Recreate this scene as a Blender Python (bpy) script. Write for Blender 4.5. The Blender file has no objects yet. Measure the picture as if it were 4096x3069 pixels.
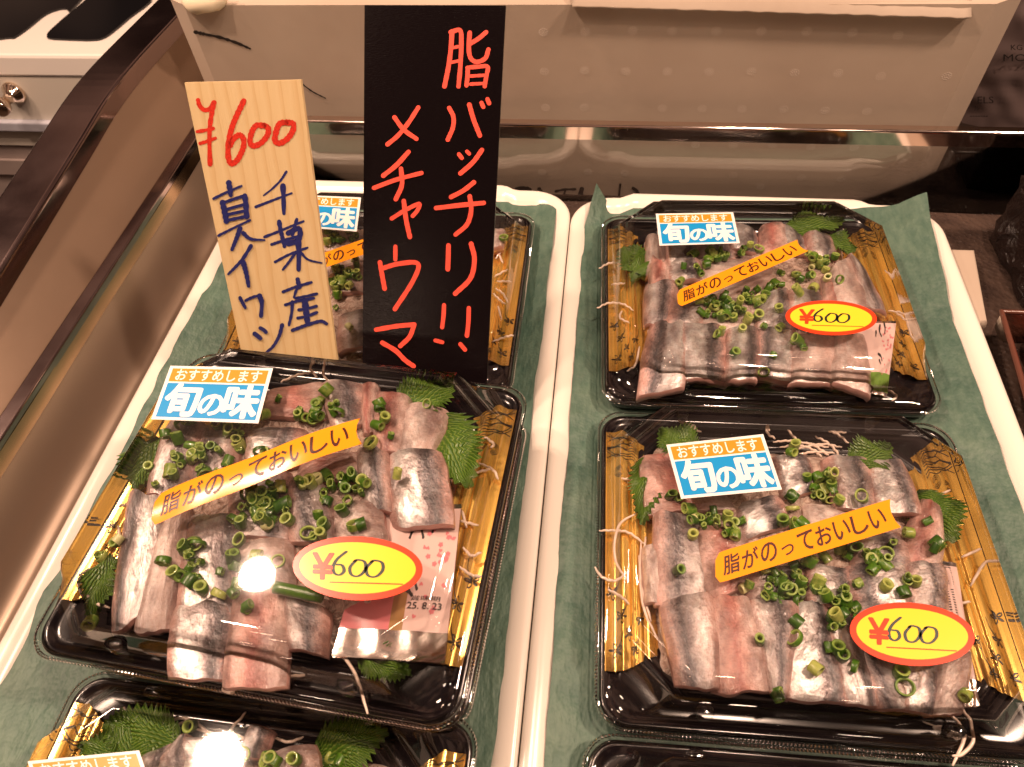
import bpy, math, random
import numpy as np
from mathutils import Vector, Matrix
from mathutils.bvhtree import BVHTree
from mathutils.geometry import tessellate_polygon
random.seed(7)
SC = bpy.context.scene
COL = SC.collection
MM = 0.001

# ------------------------------------------------------------------ camera, world, lamps, exposure
CAMX = Vector((0.99231629, 0.11210338, -0.05235651))     # camera axes in world space
CAMY = Vector((-0.05696914, 0.78961623, 0.61095068))
CAMZ = Vector((0.10983119, -0.60327361, 0.78993548))
CAMP = Vector((0, 0, 360))                               # millimetres above the paper liner
FPX, PCX, PCY = 2836.0, 2048.0, 1534.5
cd = bpy.data.cameras.new('camera')
cam = bpy.data.objects.new('camera', cd)
COL.objects.link(cam)
cam.matrix_world = Matrix(((CAMX[0], CAMY[0], CAMZ[0], 0), (CAMX[1], CAMY[1], CAMZ[1], 0),
                           (CAMX[2], CAMY[2], CAMZ[2], 0.36), (0, 0, 0, 1)))
cd.sensor_width = 36
cd.lens = FPX / 4096 * 36
cd.clip_start = 0.01
cd.clip_end = 60
cd.dof.use_dof = True
cd.dof.focus_distance = 0.40
cd.dof.aperture_fstop = 20
SC.camera = cam

w = bpy.data.worlds.new('World')
SC.world = w
w.use_nodes = True
wn = w.node_tree
bg = wn.nodes['Background']
tcw = wn.nodes.new('ShaderNodeTexCoord')
nzw = wn.nodes.new('ShaderNodeTexNoise'); nzw.inputs['Scale'].default_value = 4.0; nzw.inputs['Detail'].default_value = 2
rpw = wn.nodes.new('ShaderNodeValToRGB')
rpw.color_ramp.elements[0].position = 0.44; rpw.color_ramp.elements[0].color = (0.16, 0.075, 0.06, 1)
rpw.color_ramp.elements[1].position = 0.60; rpw.color_ramp.elements[1].color = (1.9, 1.02, 0.68, 1)
wn.links.new(tcw.outputs['Generated'], nzw.inputs['Vector'])
wn.links.new(nzw.outputs['Fac'], rpw.inputs['Fac'])
sxw = wn.nodes.new('ShaderNodeSeparateXYZ'); wn.links.new(tcw.outputs['Generated'], sxw.inputs[0])
mrw = wn.nodes.new('ShaderNodeMapRange'); mrw.interpolation_type = 'SMOOTHSTEP'
mrw.inputs['From Min'].default_value = 0.10; mrw.inputs['From Max'].default_value = 0.65; mrw.inputs['To Min'].default_value = 0.14; mrw.inputs['To Max'].default_value = 1.0
wn.links.new(sxw.outputs['Z'], mrw.inputs['Value'])
mxw = wn.nodes.new('ShaderNodeVectorMath'); mxw.operation = 'SCALE'
wn.links.new(rpw.outputs['Color'], mxw.inputs[0]); wn.links.new(mrw.outputs['Result'], mxw.inputs['Scale'])
wn.links.new(mxw.outputs['Vector'], bg.inputs['Color'])
bg.inputs['Strength'].default_value = 0.22

def lamp(name, loc, aim, size, power, colour):
    ld = bpy.data.lights.new(name, 'AREA')
    ld.shape = 'DISK'; ld.size = size; ld.energy = power; ld.color = colour
    lo = bpy.data.objects.new(name, ld); COL.objects.link(lo)
    lo.location = loc
    lo.rotation_euler = (Vector(aim) - Vector(loc)).to_track_quat('-Z', 'Y').to_euler()
    return lo
WARM = (1.0, 0.685, 0.50)
lamp('spot_or_added_lamp', (-0.58, 0.45, 1.0), (-0.1, 0.2, 0), 0.055, 6.0, WARM)
lamp('spot_or_added_lamp', (-0.575, 0.165, 1.0), (-0.1, 0.15, 0), 0.072, 5.8, WARM)
lamp('spot_or_added_lamp', (0.85, 0.27, 1.15), (0.1, 0.2, 0), 0.10, 13.0, WARM)
lamp('spot_or_added_lamp', (0.30, 0.25, 1.15), (0.1, 0.22, 0), 0.08, 7.0, WARM)
for lx in (-0.65, 0.60):
    lamp('spot_or_added_lamp', (lx, -0.30, 1.2), (lx * .3, 0.20, 0), 0.09, 0.5, WARM)
lamp('spot_or_added_lamp', (-0.46, -0.69, 0.60), (-0.05, 0.45, 0.02), 0.07, 0.45, WARM)
for lx, ly in ((-0.22, -0.06), (0.12, -0.10), (0.62, -0.05)):  # extra small lamps, added to multiply the glints along the pack edges
    lamp('spot_or_added_lamp', (lx, ly, 1.2), (lx * .5, 0.25, 0), 0.06, 0.6, WARM)
lamp('spot_or_added_lamp', (-1.0, 0.45, 0.9), (-0.9, 1.0, 0), 0.2, 8.5, WARM)  # added lamp with no known source, brightens the white counter

SC.view_settings.view_transform = 'Standard'
SC.view_settings.look = 'None'
SC.view_settings.exposure = 0.0
SC.view_settings.gamma = 1.0
SC.view_settings.use_curve_mapping = False
SC.cycles.transparent_max_bounces = 24
SC.cycles.max_bounces = 10

# ------------------------------------------------------------------ pixel -> place (photo pixels, 4096 x 3069)
CROP = {'S': (0, 0, 1.0), 'r2': (2250, 1600, .8867), 'r1': (2250, 750, .8345), 'l2': (100, 1350, .9655), 'l3': (0, 2650, .9946),
        'l1': (1200, 740, .4829), 'wood': (700, 250, .7547), 'black': (1400, 0, .9355), 'box': (2000, 0, .9476), 'tl': (0, 0, .6033),
        'c1': (0, 0, .6781), 'gr': (3500, 0, .5433), 'rr': (3600, 750, .5433)}
def px(c, x, y):
    a, b, s = CROP[c]
    return a + x * s, b + y * s
def ray(c, x, y):
    sx, sy = px(c, x, y)
    return CAMX * (sx - PCX) - CAMY * (sy - PCY) - CAMZ * FPX
def on_z(c, x, y, z):
    d = ray(c, x, y); return CAMP + d * ((z - CAMP.z) / d.z)
def on_y(c, x, y, yy):
    d = ray(c, x, y); return CAMP + d * ((yy - CAMP.y) / d.y)
def on_x(c, x, y, xx):
    d = ray(c, x, y); return CAMP + d * ((xx - CAMP.x) / d.x)
def on_plane(c, x, y, p, n):
    d = ray(c, x, y); return CAMP + d * ((p - CAMP).dot(n) / d.dot(n))

# ------------------------------------------------------------------ materials
def mat(name, base, rough=0.5, metal=0.0, **kw):
    m = bpy.data.materials.new(name); m.use_nodes = True
    b = m.node_tree.nodes['Principled BSDF']
    b.inputs['Base Color'].default_value = (*base, 1)
    b.inputs['Roughness'].default_value = rough
    b.inputs['Metallic'].default_value = metal
    for k, v in kw.items():
        b.inputs[k.replace('_', ' ')].default_value = v
    return m
class NT:
    def __init__(s, m):
        s.t = m.node_tree; s.b = s.t.nodes.get('Principled BSDF')
    def n(s, typ, **kw):
        nd = s.t.nodes.new(typ)
        for k, v in kw.items(): setattr(nd, k, v)
        return nd
    def l(s, a, b): s.t.links.new(a, b)
    def math(s, op, a, b=None, c=None):
        nd = s.n('ShaderNodeMath', operation=op)
        for i, v in enumerate((a, b, c)):
            if v is None: continue
            if isinstance(v, (int, float)): nd.inputs[i].default_value = v
            else: s.l(v, nd.inputs[i])
        return nd.outputs[0]
    def noise(s, vec, scale, detail=3, rough=.55, dist=0.0):
        nd = s.n('ShaderNodeTexNoise'); nd.inputs['Scale'].default_value = scale; nd.inputs['Detail'].default_value = detail
        nd.inputs['Roughness'].default_value = rough; nd.inputs['Distortion'].default_value = dist
        if vec is not None: s.l(vec, nd.inputs['Vector'])
        return nd.outputs['Fac']
    def ramp(s, fac, stops):
        nd = s.n('ShaderNodeValToRGB'); cr = nd.color_ramp
        while len(cr.elements) < len(stops): cr.elements.new(0.5)
        for e, (p, c) in zip(cr.elements, stops):
            e.position = p; e.color = (*c, 1) if len(c) == 3 else c
        s.l(fac, nd.inputs['Fac'])
        return nd.outputs['Color']
    def mix(s, fac, a, b, blend='MIX'):
        nd = s.n('ShaderNodeMix', data_type='RGBA', blend_type=blend)
        if isinstance(fac, (int, float)): nd.inputs[0].default_value = fac
        else: s.l(fac, nd.inputs[0])
        for i, v in ((6, a), (7, b)):
            if isinstance(v, tuple): nd.inputs[i].default_value = (*v, 1)
            else: s.l(v, nd.inputs[i])
        return nd.outputs[2]
    def bump(s, h, dist=0.001, strength=1.0):
        nd = s.n('ShaderNodeBump'); nd.inputs['Distance'].default_value = dist; nd.inputs['Strength'].default_value = strength
        s.l(h, nd.inputs['Height']); s.l(nd.outputs['Normal'], s.b.inputs['Normal'])
        if s.b.inputs['Coat Weight'].default_value > 0: s.l(nd.outputs['Normal'], s.b.inputs['Coat Normal'])
    def coord(s, out='Object', scale=None):
        tc = s.n('ShaderNodeTexCoord')
        if scale is None: return tc.outputs[out]
        mp = s.n('ShaderNodeMapping'); mp.inputs['Scale'].default_value = scale
        s.l(tc.outputs[out], mp.inputs['Vector']); return mp.outputs['Vector']

M = {}
M['black_plastic'] = mat('black_plastic', (.008, .006, .0075), .17, 0, Specular_IOR_Level=.6)
# gold printed film
m = M['gold'] = mat('gold_film', (1.0, .64, .16), .21, 0.74); t = NT(m)
uv = t.n('ShaderNodeSeparateXYZ'); t.l(t.coord('UV'), uv.inputs[0])
endm = t.math('ABSOLUTE', t.math('SUBTRACT', uv.outputs['Y'], .5))
fine = t.noise(t.coord('UV', (1, 3, 1)), 150, 2)
spk = t.math('GREATER_THAN', t.math('ADD', fine, t.math('MULTIPLY', t.math('SUBTRACT', endm, .40), 1.0)), .62)
t.l(t.mix(spk, (1.0, .63, .15), (.09, .03, .008)), t.b.inputs['Base Color'])
t.l(t.math('MULTIPLY', t.math('SUBTRACT', 1.0, spk), .74), t.b.inputs['Metallic'])
M['gold_ink'] = mat('gold_print_ink', (.018, .012, .01), .35)

def clear(name, tint=(1, 1, 1), ior=1.45, rough=.03, extra=0.0, bumpd=0.0, bscale=60):
    m = bpy.data.materials.new(name); m.use_nodes = True
    t = NT(m); nt = m.node_tree; nt.nodes.remove(t.b)
    out = nt.nodes['Material Output']
    tr = t.n('ShaderNodeBsdfTransparent'); tr.inputs['Color'].default_value = (*tint, 1)
    gl = t.n('ShaderNodeBsdfGlossy'); gl.inputs['Roughness'].default_value = rough
    fr = t.n('ShaderNodeFresnel'); fr.inputs['IOR'].default_value = ior
    mx = t.n('ShaderNodeMixShader')
    f = fr.outputs[0]
    if extra: f = t.math('ADD', f, extra)
    t.l(f, mx.inputs[0]); t.l(tr.outputs[0], mx.inputs[1]); t.l(gl.outputs[0], mx.inputs[2]); t.l(mx.outputs[0], out.inputs['Surface'])
    if bumpd:
        bp = t.n('ShaderNodeBump'); bp.inputs['Distance'].default_value = bumpd
        t.l(t.noise(t.coord('Object'), bscale, 2), bp.inputs['Height'])
        t.l(bp.outputs[0], gl.inputs['Normal']); t.l(bp.outputs[0], fr.inputs['Normal'])
    return m
M['lid'] = clear('clear_lid_plastic', (.99, .985, .98), 1.54, .035, .03, .00010, 30)
M['glass'] = clear('case_glass', (.97, .965, .96), 1.52, .02, .03)
M['smoke'] = clear('brown_clear_plastic', (.45, .25, .20), 1.5, .06, .03)

m = M['liner'] = mat('green_paper', (.09, .15, .10), .55, 0); t = NT(m)
f1 = t.noise(t.coord('Object'), 22, 5, .6); f2 = t.noise(t.coord('Object', (1, .35, 1)), 260, 3)
c1 = t.ramp(f1, [(.3, (.034, .086, .066)), (.5, (.056, .115, .088)), (.72, (.092, .152, .113))])
t.l(t.mix(.25, c1, t.ramp(f2, [(.3, (.05, .10, .065)), (.7, (.2, .28, .2))])), t.b.inputs['Base Color'])
f3 = t.noise(t.coord('Object', (1, .5, 1)), 55, 3, .5, 1.2)
t.bump(t.math('ADD', t.math('ADD', f2, t.math('MULTIPLY', f3, 1.6)), t.math('MULTIPLY', f1, 6.0)), .0014, .6)
m = M['tray'] = mat('white_tray_plastic', (.80, .74, .66), .22, 0); t = NT(m)
t.bump(t.noise(t.coord('Object'), 30, 2), .0006, .4)
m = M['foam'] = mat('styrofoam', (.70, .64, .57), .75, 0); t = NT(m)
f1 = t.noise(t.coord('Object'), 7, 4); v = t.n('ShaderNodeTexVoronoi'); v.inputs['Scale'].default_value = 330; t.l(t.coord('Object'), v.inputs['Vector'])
t.l(t.ramp(f1, [(.35, (.43, .34, .265)), (.65, (.50, .41, .325))]), t.b.inputs['Base Color'])  # white foam darkened to brown: the shade on the box is in this colour
t.bump(t.math('ADD', t.math('MULTIPLY', v.outputs['Distance'], .12), t.noise(t.coord('Object'), 40, 4)), .0008, .3)
M['foam_torn'] = mat('torn_foam', (.82, .72, .52), .8)
M['bead'] = mat('foam_bead', (.70, .61, .52), .5)
M['marker'] = mat('black_marker', (.02, .016, .015), .5)
def steel(name, col, rough, scale, bd, metal=1.0):
    m = mat(name, col, rough, metal); t = NT(m)
    a = t.noise(t.coord('Object', scale), 60, 4); b_ = t.noise(t.coord('Object'), 25, 5)
    t.l(t.math('ADD', t.math('MULTIPLY', b_, .18), rough - .08), t.b.inputs['Roughness'])
    t.bump(t.math('ADD', t.math('MULTIPLY', a, .25), b_), bd, .4)
    return m
M['steel'] = steel('steel_rail', (.40, .31, .30), .14, (3, 3, 3), .00012)
M['steel_x'] = mat('steel_rail_back', (.72, .60, .54), .09, 1)
M['polish'] = steel('polished_steel', (.46, .31, .19), .22, (2, .3, 2), .0002)
M['brush'] = steel('brushed_steel', (.46, .35, .27), .36, (4, .2, 4), .0003, .65)
M['panel'] = steel('satin_panel', (.29, .20, .14), .34, (2, .3, 2), .0003, .45)
m = M['floor'] = mat('wet_case_floor', (.05, .035, .03), .22, 0); t = NT(m)
vv = t.n('ShaderNodeTexVoronoi'); vv.inputs['Scale'].default_value = 260; t.l(t.coord('Object'), vv.inputs['Vector'])
t.bump(t.math('ADD', t.noise(t.coord('Object'), 90, 5), vv.outputs['Distance']), .0012, .8)
t.l(t.ramp(t.noise(t.coord('Object'), 30, 4), [(.3, (.03, .02, .018)), (.7, (.10, .065, .05))]), t.b.inputs['Base Color'])
# wood
m = M['wood'] = mat('pale_wood', (.72, .52, .28), .5, 0); t = NT(m)
sp = t.n('ShaderNodeSeparateXYZ'); t.l(t.coord('UV'), sp.inputs[0])
wob = t.noise(t.coord('UV', (1.2, .9, 1)), 2.2, 3)
u2 = t.math('ADD', sp.outputs['X'], t.math('MULTIPLY', t.math('SUBTRACT', wob, .5), .16))
fr_ = t.math('FRACT', t.math('MULTIPLY', u2, 8.3))
ring = t.ramp(fr_, [(0, (.74, .55, .28)), (.55, (.78, .60, .33)), (.90, (.66, .43, .18)), (.97, (.58, .35, .13)), (1, (.74, .55, .28))])
gr = t.noise(t.coord('UV', (60, 2.5, 1)), 6, 4)
ring = t.mix(.45, ring, (.76, .57, .30))
t.l(t.mix(.18, ring, t.ramp(gr, [(.3, (.6, .40, .18)), (.7, (.85, .68, .42))])), t.b.inputs['Base Color'])
t.bump(gr, .0004, .5)
m = M['black_card'] = mat('black_glossy_board', (.005, .003, .0035), .17, 0, Specular_IOR_Level=.14); t = NT(m)
sc_ = t.n('ShaderNodeTexNoise'); sc_.inputs['Scale'].default_value = 30; sc_.inputs['Detail'].default_value = 6
t.l(t.coord('UV', (1, 14, 1)), sc_.inputs['Vector'])
t.l(t.math('ADD', t.math('MULTIPLY', sc_.outputs['Fac'], .22), .08), t.b.inputs['Roughness'])
t.bump(sc_.outputs['Fac'], .0001, .6)
def ink(name, col, worn=0.0, scale=(1, 1, 1)):
    m = mat(name, col, .45); t = NT(m)
    n_ = t.noise(t.coord('Object', scale), 900, 3)
    t.l(t.ramp(n_, [(.38, tuple(c * (1 - worn) for c in col)), (.56, col)]), t.b.inputs['Base Color'])
    return m
M['red_ink'] = ink('red_brush_ink', (.72, .035, .015), .25)
M['blue_ink'] = ink('blue_brush_ink', (.020, .024, .16), .3)
M['coral_ink'] = ink('coral_marker', (.86, .085, .05), .12)
M['s_white'] = mat('sticker_white', (.82, .80, .78), .3)
M['s_orange'] = mat('sticker_orange', (.80, .26, .02), .3)
M['s_blue'] = mat('sticker_blue', (.008, .27, .62), .3)
M['s_yellow'] = mat('sticker_yellow', (.86, .60, .03), .25)
M['s_amber'] = mat('sticker_amber', (.87, .31, .010), .2)
M['s_red'] = mat('sticker_red', (.78, .05, .012), .25)
M['s_brown'] = mat('sticker_brown', (.06, .012, .006), .35)
M['pen'] = mat('green_black_pen', (.008, .022, .016), .4)
# fish
def skin(name, stops, metal, mottle, teeth):
    m = mat(name, (.5, .4, .36), .34, metal, Coat_Weight=1.0, Coat_Roughness=.075); t = NT(m)
    oi = t.n('ShaderNodeObjectInfo'); rnd = oi.outputs['Random']
    off = t.n('ShaderNodeVectorMath', operation='ADD'); t.l(t.coord('UV'), off.inputs[0])
    cmb = t.n('ShaderNodeCombineXYZ')
    t.l(t.math('MULTIPLY', rnd, 40), cmb.inputs['X']); t.l(t.math('MULTIPLY', rnd, 17), cmb.inputs['Y'])
    t.l(cmb.outputs[0], off.inputs[1])
    sp = t.n('ShaderNodeSeparateXYZ'); t.l(t.coord('UV'), sp.inputs[0])
    n1 = t.noise(off.outputs[0], 3.0, 4); n2 = t.noise(off.outputs[0], 24, 5, .7); n3 = t.noise(off.outputs[0], 8, 4)
    u = t.math('ADD', sp.outputs['X'], t.math('MULTIPLY', t.math('SUBTRACT', n1, .5), .34))
    u = t.math('ADD', u, t.math('MULTIPLY', t.math('SUBTRACT', n2, .5), .24))
    u = t.math('ADD', u, t.math('MULTIPLY', t.math('SUBTRACT', rnd, .5), .10))
    col = t.ramp(u, stops)
    spkl = t.ramp(n2, [(.36, (.30, .23, .22)), (.5, (1, 1, 1)), (.7, (1.3, 1.28, 1.25))])
    col = t.mix(mottle, col, spkl, 'MULTIPLY')
    st_ = t.n('ShaderNodeMapping'); st_.inputs['Scale'].default_value = (4, 30, 1); t.l(off.outputs[0], st_.inputs['Vector'])
    n5 = t.noise(st_.outputs[0], 1.6, 4, .7)
    col = t.mix(.42, col, t.ramp(n5, [(.32, (.55, .46, .44)), (.52, (1, 1, 1)), (.68, (1.22, 1.2, 1.18))]), 'MULTIPLY')
    n6 = t.noise(off.outputs[0], 2.2, 2)
    col = t.mix(.9, col, t.ramp(n6, [(.36, (.42, .37, .37)), (.5, (.74, .72, .71)), (.63, (1.12, 1.12, 1.12))]), 'MULTIPLY')
    blot = t.ramp(n3, [(.40, (.88, .74, .70)), (.6, (1, 1, 1))])
    col = t.mix(.6, col, blot, 'MULTIPLY')
    if teeth:
        tri = t.math('PINGPONG', t.math('MULTIPLY', t.math('ADD', sp.outputs['Y'], t.math('MULTIPLY', n1, .25)), 30), 1.0)
        d = t.math('ADD', t.math('ABSOLUTE', t.math('SUBTRACT', t.math('SUBTRACT', u, teeth), t.math('MULTIPLY', tri, .02))), 0)
        mk = t.math('LESS_THAN', d, t.math('MULTIPLY', t.math('MULTIPLY', tri, n3), .075))
        mk = t.math('MULTIPLY', mk, t.math('GREATER_THAN', rnd, .25))
        col = t.mix(t.math('MULTIPLY', mk, .7), col, (.07, .05, .05))
    t.l(col, t.b.inputs['Base Color'])
    n4 = t.noise(off.outputs[0], 60, 3, .6)
    t.bump(t.math('ADD', t.math('MULTIPLY', n2, .16), t.math('MULTIPLY', n3, .7)), .0011, .9)
    cb = t.n('ShaderNodeBump'); cb.inputs['Distance'].default_value = .0021; cb.inputs['Strength'].default_value = 1.0
    t.l(t.math('ADD', t.math('MULTIPLY', n4, .07), t.math('ADD', t.math('MULTIPLY', n2, .22), t.math('MULTIPLY', n3, .8))), cb.inputs['Height'])
    t.l(cb.outputs[0], t.b.inputs['Coat Normal'])
    if metal > .1:
        # only the scaled belly gleams like metal
        g_ = t.ramp(u, [(.08, (0, 0, 0)), (.18, (1, 1, 1)), (.60, (1, 1, 1)), (.72, (.15, .15, .15)), (1, (0, 0, 0))])
        t.l(t.math('MULTIPLY', g_, metal), t.b.inputs['Metallic'])
    return m
FL = (.56, .355, .315)
M['silver'] = skin('silver_skin', [(0, FL), (.08, (.58, .42, .385)), (.16, (.80, .79, .79)), (.50, (.72, .715, .72)), (.59, (.34, .31, .32)), (.70, (.07, .068, .078)), (.82, (.25, .20, .20)), (.92, (.52, .33, .30)), (1, FL)], .60, .35, .60)
M['grey'] = skin('grey_skin', [(0, FL), (.10, (.52, .38, .35)), (.28, (.64, .61, .60)), (.46, (.38, .35, .355)), (.60, (.075, .07, .08)), (.75, (.30, .245, .245)), (.88, (.54, .37, .335)), (1, FL)], .35, .38, .48)
M['flesh'] = skin('pink_flesh', [(0, (.56, .39, .35)), (.25, (.56, .33, .285)), (.45, (.42, .155, .13)), (.58, (.52, .28, .24)), (.8, (.60, .45, .41)), (1, (.62, .48, .44))], .05, .3, 0)
M['pale'] = skin('pale_flesh', [(0, (.58, .46, .425)), (.4, (.66, .58, .55)), (.7, (.50, .38, .345)), (1, (.54, .41, .375))], .12, .25, 0)
M['flesh_side'] = mat('flesh_side', (.46, .25, .215), .35, 0, Coat_Weight=.5, Coat_Roughness=.1)
# greens
def green(name, lo, hi, rough=.3):
    m = mat(name, lo, rough, 0, Coat_Weight=.3); t = NT(m)
    oi = t.n('ShaderNodeObjectInfo')
    f = t.math('ADD', t.math('MULTIPLY', t.noise(t.coord('Object'), 500, 3), .5), t.math('MULTIPLY', oi.outputs['Random'], .62))
    t.l(t.ramp(f, [(.2, lo), (.62, hi), (.9, (.42, .46, .12))]), t.b.inputs['Base Color'])
    return m
M['leek'] = green('scallion_skin', (.014, .062, .005), (.075, .185, .011))
M['leek_in'] = green('scallion_cut', (.09, .20, .018), (.32, .42, .09), .4)
M['leek_pale'] = mat('scallion_white', (.62, .62, .30), .3)
m = M['shiso'] = mat('shiso_leaf', (.05, .14, .015), .35, 0); t = NT(m)
ve = t.noise(t.coord('UV', (1, 1, 1)), 9, 4); wv = t.n('ShaderNodeTexWave'); wv.inputs['Scale'].default_value = 4.5; wv.inputs['Distortion'].default_value = 1.5
t.l(t.coord('UV'), wv.inputs['Vector'])
t.l(t.mix(.5, t.ramp(ve, [(.3, (.028, .085, .005)), (.7, (.10, .19, .012))]), t.ramp(wv.outputs['Fac'], [(.0, (.04, .13, .01)), (.8, (.10, .22, .02)), (1, (.28, .36, .08))])), t.b.inputs['Base Color'])
t.bump(wv.outputs['Fac'], .001, .7)
M['radish'] = mat('radish', (.74, .60, .50), .35, 0, Subsurface_Weight=.0, Coat_Weight=.3)
m = M['radish_bed'] = mat('radish_bed', (.5, .36, .29), .4, 0); t = NT(m)
rb = t.noise(t.coord('Object', (1, 1, 1)), 160, 4, .6, 2.5)
t.l(t.ramp(rb, [(.3, (.26, .15, .11)), (.5, (.55, .40, .33)), (.66, (.76, .62, .54))]), t.b.inputs['Base Color'])
t.bump(rb, .004, .9)
M['foil'] = steel('sachet_foil', (.78, .68, .62), .16, (1, 1, 1), .0015)
M['sachet'] = mat('sachet_film', (.70, .52, .48), .22)
M['sachet_pink'] = mat('sachet_pink', (.66, .20, .22), .3)
M['sachet_gold'] = mat('sachet_brown', (.36, .20, .07), .3)
M['sachet_green'] = mat('sachet_green', (.16, .30, .05), .3)
# around
m = M['white_paint'] = mat('white_painted_metal', (.82, .76, .70), .35)
M['cream'] = mat('cream_panel', (.60, .55, .48), .4)
M['gloss_black'] = mat('gloss_black', (.006, .006, .007), .06)
M['chrome'] = mat('chrome', (.75, .60, .48), .06, 1)
M['blue_white'] = mat('bluish_metal', (.62, .63, .72), .35, .3)
M['grey_band'] = mat('grey_band', (.30, .24, .22), .5)
M['dark'] = mat('dark_brown', (.055, .035, .025), .7)
M['bag_grey'] = mat('grey_printed_film', (.17, .125, .12), .4)
m = M['black_bag'] = mat('crumpled_black_plastic', (.016, .009, .008), .3); t = NT(m)
t.bump(t.noise(t.coord('Object'), 60, 5, .6, 1.0), .006, .9)
M['wire'] = mat('black_wire', (.03, .024, .02), .35, .3)
m = M['seafood'] = mat('red_seafood', (.40, .04, .012), .3, 0, Coat_Weight=.5); t = NT(m)
t.bump(t.noise(t.coord('Object'), 120, 3), .003, .7)

# ------------------------------------------------------------------ mesh helpers (all in millimetres)
def cr(pts, per=6, closed=False):
    """Catmull-Rom through points of any dimension"""
    P = [np.array(p, float) for p in pts]; n = len(P)
    if n == 2 and not closed:
        return [P[0] + (P[1] - P[0]) * i / per for i in range(per + 1)]
    out = []
    rng = range(n) if closed else range(n - 1)
    for i in rng:
        p0 = P[(i - 1) % n] if (closed or i > 0) else 2 * P[0] - P[1]
        p1, p2 = P[i], P[(i + 1) % n]
        p3 = P[(i + 2) % n] if (closed or i + 2 < n) else 2 * P[-1] - P[-2]
        for k in range(per):
            s = k / per
            out.append(.5 * ((2 * p1) + (-p0 + p2) * s + (2 * p0 - 5 * p1 + 4 * p2 - p3) * s * s + (-p0 + 3 * p1 - 3 * p2 + p3) * s ** 3))
    if not closed: out.append(P[-1])
    return out

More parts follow.
